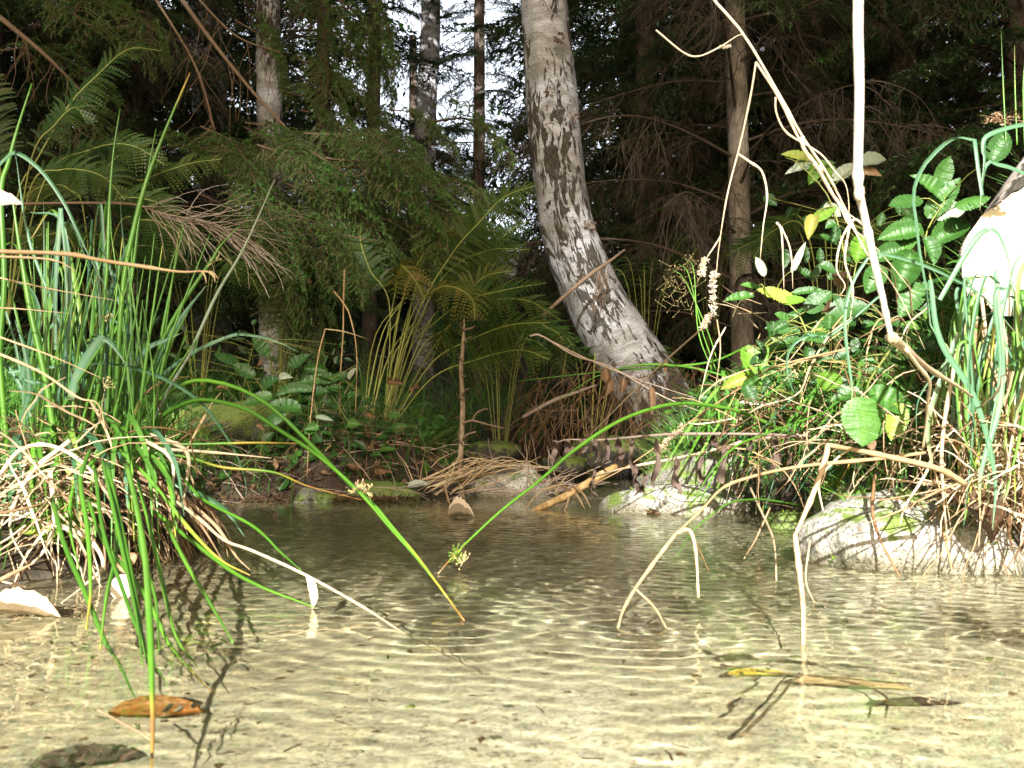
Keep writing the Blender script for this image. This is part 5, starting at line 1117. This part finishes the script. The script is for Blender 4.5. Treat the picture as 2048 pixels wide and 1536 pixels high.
# long green rush arching over the water
ra = thing('arching_rush', 'single long green rush arching left over the stream, its orange tip in the water', 'rush', W(1652, 870, 1.6))
stem(ra, [(1600, 880), (1543, 852), (1484, 824), (1426, 811), (1367, 807), (1309, 816), (1232, 845), (1147, 903), (1078, 961), (1003, 1020), (940, 1080), (905, 1115), (876, 1147)], [1.6, 1.35, 1.08], 8, 'rush', [.45, .45, .45, .45, .9], 'stem', n=50)
awn(ra, W(915, 1112, 1.1), 22, .022, 'lime', .6); awn(ra, W(925, 1125, 1.1), 14, .018, 'seed', .6)
for l, pts, Y in [('thin green rush curving low left of the boulder, second arch', [(1600, 1010), (1540, 1000), (1500, 1000), (1453, 1008), (1390, 1058), (1355, 1110)], [1.4, 1.1]), ('thin green rush lifting over the withered fern', [(1652, 824), (1523, 871), (1469, 895), (1418, 949), (1385, 1010)], [1.4, 1.3]), ('faint rush tip reaching left above the birch foot', [(1500, 690), (1420, 725), (1300, 735), (1200, 745), (1035, 763)], [2.2, 2.4]), ('slender rush crossing in front of the birch foot', [(1480, 760), (1380, 735), (1280, 730), (1190, 755), (1120, 800)], [2.2, 2.4])]:
    t = thing('arching_rush', l, 'rush', path(pts, Y)[0], 'thin rushes arching over the stream'); stem(t, pts, Y, 4.5, 'rush', [.4, .45, .5], 'stem')
# withered fern with hanging curled leaflets
wf = thing('withered_fern', 'withered brown fern frond lying level over the stones, curled leaflets hanging down', 'dead fern', W(1562, 871, 1.45))
stem(wf, [(1620, 872), (1562, 871), (1523, 869), (1367, 867), (1300, 872), (1198, 879), (1126, 880), (1098, 900)], [1.42, 1.5], 6, 'grey_leaf', .8, 'rachis')
random.seed(74)
for (x, y0, y1, w) in [(1110, 880, 925, 26), (1135, 880, 915, 22), (1190, 878, 925, 16), (1212, 878, 945, 18), (1236, 876, 930, 20), (1265, 876, 960, 14), (1272, 930, 992, 16), (1312, 876, 976, 18), (1288, 945, 990, 12), (1352, 915, 990, 18), (1403, 912, 978, 15), (1445, 880, 975, 20), (1425, 870, 900, 24), (1550, 870, 942, 20), (1500, 870, 905, 14), (1165, 878, 905, 12), (1573, 872, 930, 14), (1188, 935, 992, 10)]:
    mb = MB(); k = 1.47 / F; m = 12; P = []
    for j in range(m): f = j / (m - 1); P.append(W(x + 9 * math.sin(f * 7 + x) * f, y0 + (y1 - y0) * f, 1.47 + .012 * math.sin(f * 9 + x)))
    mb.ribbon(P, [w * k * .25, w * k * .8, w * k * .45, w * k * 1.0, w * k * .9, w * k * .15], Vector((1, .3, 0)), [.3, .5, .35, .6], .5, rnd(-2.2, 2.2))
    mb.build('leaflet', M['grey_leaf'], wf)
# thin dead twigs in front of the birch foot
td = thing('dead_twig', 'thin dead twig with rusty hanging leaves in front of the birch foot', 'twig', W(1060, 672, 2.4))
for pts, w in [([(1060, 672), (1082, 672), (1150, 710), (1220, 735), (1320, 790), (1420, 830)], 4), ([(1082, 672), (1180, 720), (1280, 760), (1400, 800)], 3)]: stem(td, pts, 2.3, w, 'twig_pale', .6, 'twig')
for (x, y, w, h) in [(1212, 735, 24, 36), (1220, 755, 18, 40), (1248, 755, 18, 34), (1300, 770, 16, 60), (1330, 720, 12, 26)]:
    mb = MB(); mb.leaf(W(x, y, 2.28), Vector((rnd(-.2, .2), 0, -1)), Vector((rnd(-.3, .3), -1, 0)), h * 2.3 / F, w * 2.3 / F, .55, n=9, serr=.06, cup=.5, curl=.5, seed=x); mb.build('leaf', M['dead_leaf'], td)
random.seed(75)
for l, pts in [('lichened fallen branch propped under the fern bank at the inlet', [(1045, 835), (1105, 803), (1150, 785), (1192, 770)]), ('dead branch crossing the birch trunk low down', [(1085, 632), (1120, 600), (1180, 550), (1215, 525), (1250, 500)])]:
    t = thing('dead_branch', l, 'branch', W(*pts[0], 2.9)); stem(t, pts, 2.9 if 'inlet' in l else 3.3, 8, 'grey_leaf' if 'inlet' in l else 'twig', .8, 'shaft', taper=.6)
    mb = MB()
    for i in range(14):
        p = W(1205 + rnd(-10, 20), 540 + rnd(-10, 10), 3.3) if 'inlet' not in l else W(rnd(1060, 1180), rnd(780, 830), 2.9); d = Vector((rnd(-.5, .5), rnd(-.3, .3), -1 if 'inlet' not in l else rnd(-1, .5))).normalized(); P = [p]
        for k in range(6): d = (d + rv(.2)).normalized(); P.append(P[-1] + d * .028)
        mb.tube(P, [.0014, .0006], 3, .6, cap=False)
    mb.build('twiglets', M['twig'], t)
# ---- the tussock along the right edge
random.seed(81)
tr = thing('grass_tussock', 'overhanging tussock of blue-green grass and pale straw at the right edge above the boulder', 'tussock', (.60, 1.2, .2))
RB = [([(2060, 248), (2020, 255), (1973, 273), (1968, 300), (1969, 320), (1961, 390)], 1.0, 13, .6), ([(1965, 390), (1957, 336), (1949, 285), (1944, 279), (1910, 275), (1875, 297), (1840, 340), (1826, 390), (1832, 449), (1840, 508), (1852, 578), (1863, 656), (1894, 695), (1945, 789), (1980, 900)], [.95, 1.0], 12, .7),
      ([(2060, 352), (2020, 335), (2000, 328), (1978, 325), (1968, 350), (1960, 420)], 1.0, 12, .6), ([(1880, 600), (1930, 508), (1965, 465), (1992, 465), (2015, 516), (2023, 570)], .98, 15, .75), ([(1740, 500), (1758, 506), (1836, 527), (1914, 562), (1973, 600), (2060, 700)], 1.0, 8, .6),
      ([(1738, 512), (1707, 559), (1691, 617), (1691, 676), (1699, 734), (1705, 781), (1701, 820)], 1.1, 10, .7), ([(1760, 590), (1664, 668), (1613, 672), (1582, 695), (1572, 734), (1582, 773), (1594, 791)], 1.2, 8, .6), ([(1860, 560), (1880, 680), (1950, 800), (1990, 950), (1985, 1060)], .97, 16, .7), ([(1990, 540), (2000, 660), (2000, 800), (1962, 940), (1960, 1040)], .97, 16, .75)]
for pts, Y, w, a in RB: stem(tr, pts, Y, w * .8, 'grass_blue', a, 'blade', 'ribbon')
for i in range(88):
    x0 = rnd(1900, 2120); y0 = rnd(560, 730); x1 = x0 + rnd(-90, 60); y1 = rnd(820, 1080); mx = (x0 + x1) / 2 + rnd(-40, 30); Yb = rnd(.96, 1.2)
    stem(tr, [(x0 + rnd(10, 50), y0 - rnd(-20, 60)), (x0, y0), (mx, (y0 + y1) / 2), (x1, y1)], Yb, rnd(4, 11), random.choice(['grass_blue', 'grass_blue', 'grass']), rnd(.35, .9), 'blade', 'ribbon', side=Vector((1, rnd(-.8, .8), 0)))
for i in range(60):
    x0 = rnd(1900, 2100); y0 = rnd(560, 760); x1 = x0 + rnd(-70, 60); y1 = rnd(820, 1120)
    stem(tr, [(x0, y0), ((x0 + x1) / 2 + rnd(-30, 30), (y0 + y1) / 2), (x1, y1)], rnd(.98, 1.2), rnd(4, 9), random.choice(['rush', 'rush', 'straw', 'orange_stem']), rnd(.3, .9), 'stem')
thatch(tr, 280, 2020, 930, 50, 70, 1.12, 82); thatch(tr, 150, 1850, 860, 90, 50, 1.28, 83)
thatch(tr, 160, 1700, 840, 140, 60, 1.55, 84, 'straw_dim')
# overhanging blades of the middle right bank
random.seed(85)
tm = thing('grass_fringe', 'fringe of green blades and straws hanging down the right bank between the stones', 'grass fringe', (.5, 1.6, .1))
for i in range(98):
    x0 = rnd(1420, 1860); y0 = rnd(720, 900); x1 = x0 + rnd(-140, 40); y1 = y0 + rnd(60, 210); Y = 1.95 - (x0 - 1420) / 440 * .6
    z1 = W(x1, y1, Y).z
    if z1 < .0: y1 = y0 + 40
    stem(tm, [(x0 + rnd(0, 60), y0 + rnd(-10, 40)), (x0 - 10, y0), ((x0 + x1) / 2, (y0 + y1) / 2 - 14), (x1, y1)], [Y, Y - .15], rnd(4, 8), random.choice(['grass', 'grass_blue', 'rush', 'grass']), rnd(.2, .6), 'blade', 'ribbon')
for i in range(90):
    x0 = rnd(1420, 1900); y0 = rnd(600, 900); x1 = x0 + rnd(-130, 70); y1 = y0 + rnd(-90, 190); Y = 1.95 - (x0 - 1420) / 480 * .6
    stem(tm, [(x0, y0), ((x0 + x1) / 2 + rnd(-10, 10), (y0 + y1) / 2 - rnd(0, 30)), (x1, y1)], [Y, Y - .12], rnd(1.8, 4.5), random.choice(['straw', 'orange_stem', 'straw_dim']), rnd(.3, .95), 'stem', n=14)
# delicate grass panicle by the birch
pn = thing('grass_panicle', 'airy grass panicle with tiny seeds left of the raspberry shoot', 'grass', W(1440, 740, 1.9))
for i in range(3): stem(pn, [(1440 - i * 8, 740), (1415 - i * 10, 660), (1370 + i * 8, 560 - i * 10), (1345 + i * 12, 540 - i * 12)], 1.9, 2.5, 'rush', .5, 'stem')
mb = MB()
for i in range(80):
    p = W(rnd(1325, 1395), rnd(515, 620), 1.9); e = p + rv(.018); mb.tube([p, e], .00025, 3, .2, cap=False); mb.blob(e, (.0006, .0006, .0015), i, 1, .1, .3)
mb.build('seeds', M['seed'], pn)['kind'] = 'stuff'
# brown curled dock leaf on the right
mb = MB(); mb.leaf(W(1885, 990, 1.06), Vector((.9, -.1, -.3)), Vector((.1, -1, .5)), .062, .045, .45, n=15, serr=.04, cup=.5, curl=.4, bend=.3, seed=5); tag(mb.build('dead_leaf', M['dead_leaf'], None, origin=W(1885, 990, 1.06)), 'large rusty curled leaf in the straw right above the white boulder', 'leaf')
mb = MB(); mb.leaf(W(1925, 1010, 1.05), Vector((.5, -.1, -.5)), Vector((.3, -1, .3)), .05, .04, .35, n=13, serr=.04, cup=.6, curl=.6, seed=6); tag(mb.build('dead_leaf', M['dead_leaf'], None, origin=W(1925, 1010, 1.05)), 'second rusty leaf tucked just right of the large curled one', 'leaf')
# ---- the cut log
def log():
    c = W(2082, 492, 1.06); ax = Vector((.60, .42, .62)).normalized(); t = thing('cut_log', 'birch log with a bright freshly cut pale end, jutting in at the right edge', 'log', c)
    N = Vector((-.30, -.88, -.30)).normalized()
    u = ax.cross(Vector((0, 0, 1))).normalized(); w = u.cross(ax); r = .066; n = 64
    random.seed(91); prof = [1 + .04 * math.sin(k * 2 * math.pi / n * 3) + rnd(-.01, .01) for k in range(n)]
    rag = [rnd(-.004, .004) + .006 * math.sin(k * .9) for k in range(n)]
    def cutat(o): return -o.dot(N) / ax.dot(N)
    V = []; Fc = []; UV = []; R_ = 26
    for j in range(R_):
        for k in range(n + 1):
            kk = k % n; an = 2 * math.pi * kk / n; s_ = j * .03
            o_ = (u * math.cos(an) + w * math.sin(an)) * r * prof[kk]
            s0 = cutat(o_) + rag[kk]; sv = s0 + (.75 - s0) * j / (R_ - 1)
            V.append(c + ax * sv + o_ * (1 + .03 * noise.noise(Vector((math.cos(an) * 2, math.sin(an) * 2, sv * 14))))); UV.append((math.cos(an) * r, sv + .5, math.sin(an) * r))
    for j in range(R_ - 1):
        for k in range(n): b = j * (n + 1) + k; Fc.append((b, b + 1, b + n + 2, b + n + 1))
    mb = MB(); mb.add(V, Fc, .5); o = mb.build('bark', M['log_bark'], t)
    at = o.data.attributes.new('uvw', 'FLOAT_VECTOR', 'POINT'); at.data.foreach_set('vector', np.array(UV, dtype=np.float32).ravel())
    V = [c + ax * -.004]; Fc = []; m = 22
    for i in range(1, m + 1):
        f = i / m
        for k in range(n):
            an = 2 * math.pi * k / n; o_ = (u * math.cos(an) + w * math.sin(an)) * r * prof[k] * f * .99
            q = Vector((math.cos(an) * f * 2.2, math.sin(an) * f * 2.2, 0)); chip = .006 * math.floor(3 * (noise.noise(q * 1.2) + .5)) / 3 + .0025 * noise.noise(q * 5)
            V.append(c + ax * (cutat(o_) + rag[k] * f ** 6 + chip * (1 - f ** 8) - .002) + o_)
    for k in range(n): Fc.append((0, 1 + k, 1 + (k + 1) % n))
    for i in range(m - 1):
        for k in range(n): a = 1 + i * n + k; b = 1 + i * n + (k + 1) % n; Fc.append((a, a + n, b + n, b))
    mb = MB(); mb.add(V, Fc, .5); mb.build('cut_face', M['cut_wood'], t)
    mb = MB()
    for k in range(40):
        kk = random.randrange(n); an = 2 * math.pi * kk / n; o_ = (u * math.cos(an) + w * math.sin(an)) * r * prof[kk]; p = c + o_ * rnd(.93, 1.0) + ax * (cutat(o_) + rag[kk]); d = (-ax + rv(.5)).normalized()
        mb.leaf(p, d, rv(), rnd(.005, .010), .0022, rnd(.5, 1), n=3, serr=0)
    mb.build('splinters', M['cream'], t)
M['log_bark'] = bark_birch('log_bark', (.66, .60, .52), (.10, .06, .04))
def cutwood():
    m, n, out = newmat('cut_wood'); tc = n.nodes.new('ShaderNodeTexCoord')
    a = noise_n(n, 60, 5, .6, tc.outputs['Object'], .5); b = noise_n(n, 240, 3, .6, tc.outputs['Object'])
    r = ramp(n, [(.3, (.62, .48, .32)), (.5, (.78, .68, .52)), (.7, (.84, .78, .66))], a.outputs[0])
    p = n.nodes.new('ShaderNodeBsdfPrincipled'); n.links.new(r.outputs[0], p.inputs['Base Color']); p.inputs['Roughness'].default_value = .7
    bp = n.nodes.new('ShaderNodeBump'); bp.inputs['Strength'].default_value = .8; bp.inputs['Distance'].default_value = .002; n.links.new(mixc(n, .5, a.outputs[1], b.outputs[1]), bp.inputs['Height']); n.links.new(bp.outputs[0], p.inputs['Normal'])
    n.links.new(p.outputs[0], out.inputs[0]); return m
M['cut_wood'] = cutwood()
log()
# the stump it was felled from, carrying the log's weight
sx_, sy_ = .84, 1.262; zb = H(sx_, sy_) - .04
stp = thing('birch_stump', 'short birch stump carrying the cut log at the right edge', 'stump', (sx_, sy_, zb))
trunk('wood', [Vector((sx_, sy_, zb)), Vector((sx_ + .01, sy_, (zb + .54) / 2)), Vector((sx_ + .015, sy_ + .01, .54))], [.085, .07, .066], M['log_bark'], stp, 24, 20, .05, .2, 5)
# small red-brown dry sprig top right
sg = thing('dry_sprig', 'rust-coloured dry sprig above the cut log against the dark wood', 'sprig', W(2050, 240, 1.5))
stem(sg, [(2060, 245), (2010, 238), (1960, 230)], 1.5, 3, 'dead_leaf', .6, 'stem')
mb = MB()
for i in range(70): p = W(rnd(1962, 2050), 236 + rnd(-12, 14), 1.5); mb.leaf(p, rv(), rv(), .008, .004, rnd(.3, .8), n=3, serr=0)
mb.build('florets', M['dead_leaf'], sg)['kind'] = 'stuff'
for i, x in enumerate((2008, 2030, 2045)):
    t = thing('tall_grass_stem', ['tall thin grass stem above the cut log, left one of three', 'tall thin grass stem above the cut log, between two others', 'tall thin grass stem above the cut log, nearest the edge'][i], 'grass', W(x, 260, 1.5), 'thin stems above the cut log')
    stem(t, [(x + 4, 290), (x, 180), (x - 6 + i * 5, 60 + i * 30)], 1.5, 3, 'rush', .6, 'stem')
# ---- things in and on the water
random.seed(95)
def flatleaf(pts, z, L, Wd, mat, label, an, tilt=.1, a=.6, seed=1, cup=.3, name='floating_leaf', grp=None):
    p = Gp(*pts, z=max(z, .0)) if z >= 0 else Gp(*pts, z=0) ; p.z = z; mb = MB(); d = Vector((math.cos(an), math.sin(an), tilt)); mb.leaf(p - d * L / 2, d, Vector((0, -.15, 1)), L, Wd, a, n=17, serr=.03, cup=cup, bend=.1, seed=seed, heart=.1, hole=.05 if z < 0 else 0, curl=.3)
    return tag(mb.build(name, M[mat], None, origin=p), label, 'leaf', grp)
flatleaf((925, 1031), .003, .044, .060, 'cream', 'cream leaf with upturned edges floating in midstream below the dead stick', 0, .12, .4, 2, .42)
flatleaf((45, 1226), .004, .060, .040, 'cream', 'large pale yellow leaf floating at the left edge', .1, .02, .2, 3, .3)
mb = MB(); mb.leaf(W(262, 1148, .93), Vector((-.35, -.1, -1)), Vector((-.2, -1, .1)), .034, .022, .8, n=13, serr=.05, cup=.5, seed=4); tag(mb.build('hanging_leaf', M['cream'], None, origin=W(262, 1148, .93)), 'pale curled leaf caught on the rushes just above the water', 'leaf')
mb = MB(); mb.leaf(W(238, 1140, .94), Vector((.5, 0, .5)), Vector((0, -1, .2)), .022, .018, .8, n=9, serr=.05, cup=.5, seed=14); tag(mb.build('hanging_leaf', M['dead_leaf'], None, origin=W(238, 1140, .94)), 'small pinkish leaf directly above the pale curled one on the rushes', 'leaf')
mb = MB(); mb.leaf(W(815, 975, 2.3), Vector((1, .1, .35)), Vector((0, -.8, 1)), .05, .024, .9, n=9, serr=.05, cup=.3, seed=8); tag(mb.build('pale_leaf', M['pale_under'], None, origin=W(815, 975, 2.3)), 'silvery leaf underside shining against the straw left of the mossy stone', 'leaf')
flatleaf((325, 1375), -.050, .052, .045, 'orange_leaf' if 'orange_leaf' in M else 'orange_stem', 'orange-brown sunken leaf on the streambed below the rushes', .1, 0, .4, 5, .15, 'sunken_leaf')
flatleaf((190, 1455), -.052, .05, .035, 'grey_leaf', 'dark sunken leaf on the streambed at lower left', .4, 0, .1, 6, .15, 'sunken_leaf')
flatleaf((1525, 1330), -.022, .04, .018, 'yellow', 'yellow sunken leaf among twigs on the right streambed', .1, 0, .5, 7, .2, 'sunken_leaf')
flatleaf((1720, 1345), -.03, .07, .025, 'orange_stem', 'rusty sunken leaf right of the yellow one', -.2, 0, .6, 8, .2, 'sunken_leaf')
flatleaf((1850, 1375), -.035, .05, .02, 'grey_leaf', 'dark sunken leaf furthest right on the streambed', .1, 0, .2, 9, .2, 'sunken_leaf')
for l, pts, zz, w in [('dark sunken twig slanting on the right streambed', [(1480, 1450), (1540, 1395), (1600, 1330)], -.02, .0016), ('curved sunken twig right of the slanting one', [(1600, 1330), (1700, 1345), (1770, 1370), (1770, 1410)], -.025, .0016), ('long thin sunken stick under the yellow leaf', [(1440, 1315), (1540, 1330), (1680, 1340), (1830, 1352)], -.02, .0022)]:
    t = thing('sunken_twig', l, 'twig', Gp(*pts[0])); P = [Gp(*q) + Vector((0, 0, zz)) for q in pts]; mb = MB(); mb.tube(spline(P, 14), [w, w * .5], 5, .1, wob=.2); mb.build('stem', M['stick'], t)
# dark crumbs, rootlets and leaf scraps lying on the bed
mb = MB(); random.seed(97)
for i in range(900):
    x = rnd(-.55, .62) if random.random() < .5 else rnd(-.55, -.1); y = .38 + 1.9 * random.random() ** 1.5; z = H(x, y)
    if z > -.012: continue
    if random.random() < .55:
        d = Vector((rnd(-1, 1), rnd(-1, 1), 0)).normalized(); mb.tube([Vector((x, y, z + .002)), Vector((x, y, z + .003)) + d * rnd(.003, .018)], rnd(.0004, .0009), 3, rnd(0, .6), cap=False)
    else: mb.leaf(Vector((x, y, z + .002)), Vector((rnd(-1, 1), rnd(-1, 1), .1)), Vector((0, 0, 1)), rnd(.003, .012), rnd(.002, .007), rnd(0, .8), n=4, serr=.2, seed=i)
stuff(mb.build('bed_debris', M['dead_leaf'], None), 'dark crumbs, rootlets and leaf scraps on the streambed', 'debris')
# pebbles on the bed
mb = MB()
for i in range(420):
    x = rnd(-.5, .6); y = rnd(.35, 2.2); z = H(x, y)
    if z > -.01: continue
    r = abs(random.gauss(0, .0015)) + .0012; mb.blob((x, y, z + r * .3), (r * 1.3, r, r * .7), i, 1, .2, .5)
stuff(mb.build('pebbles', M['granite'], None), 'small pebbles and grit on the streambed', 'pebbles')
# every solid near the water takes the light focused by the ripples
for o in S.objects:
    if o.type == 'MESH' and o is not water and not o.name.startswith(('bough', 'dead_branch', 'underwood', 'canopy', 'crown')): o.cycles.is_caustics_receiver = True
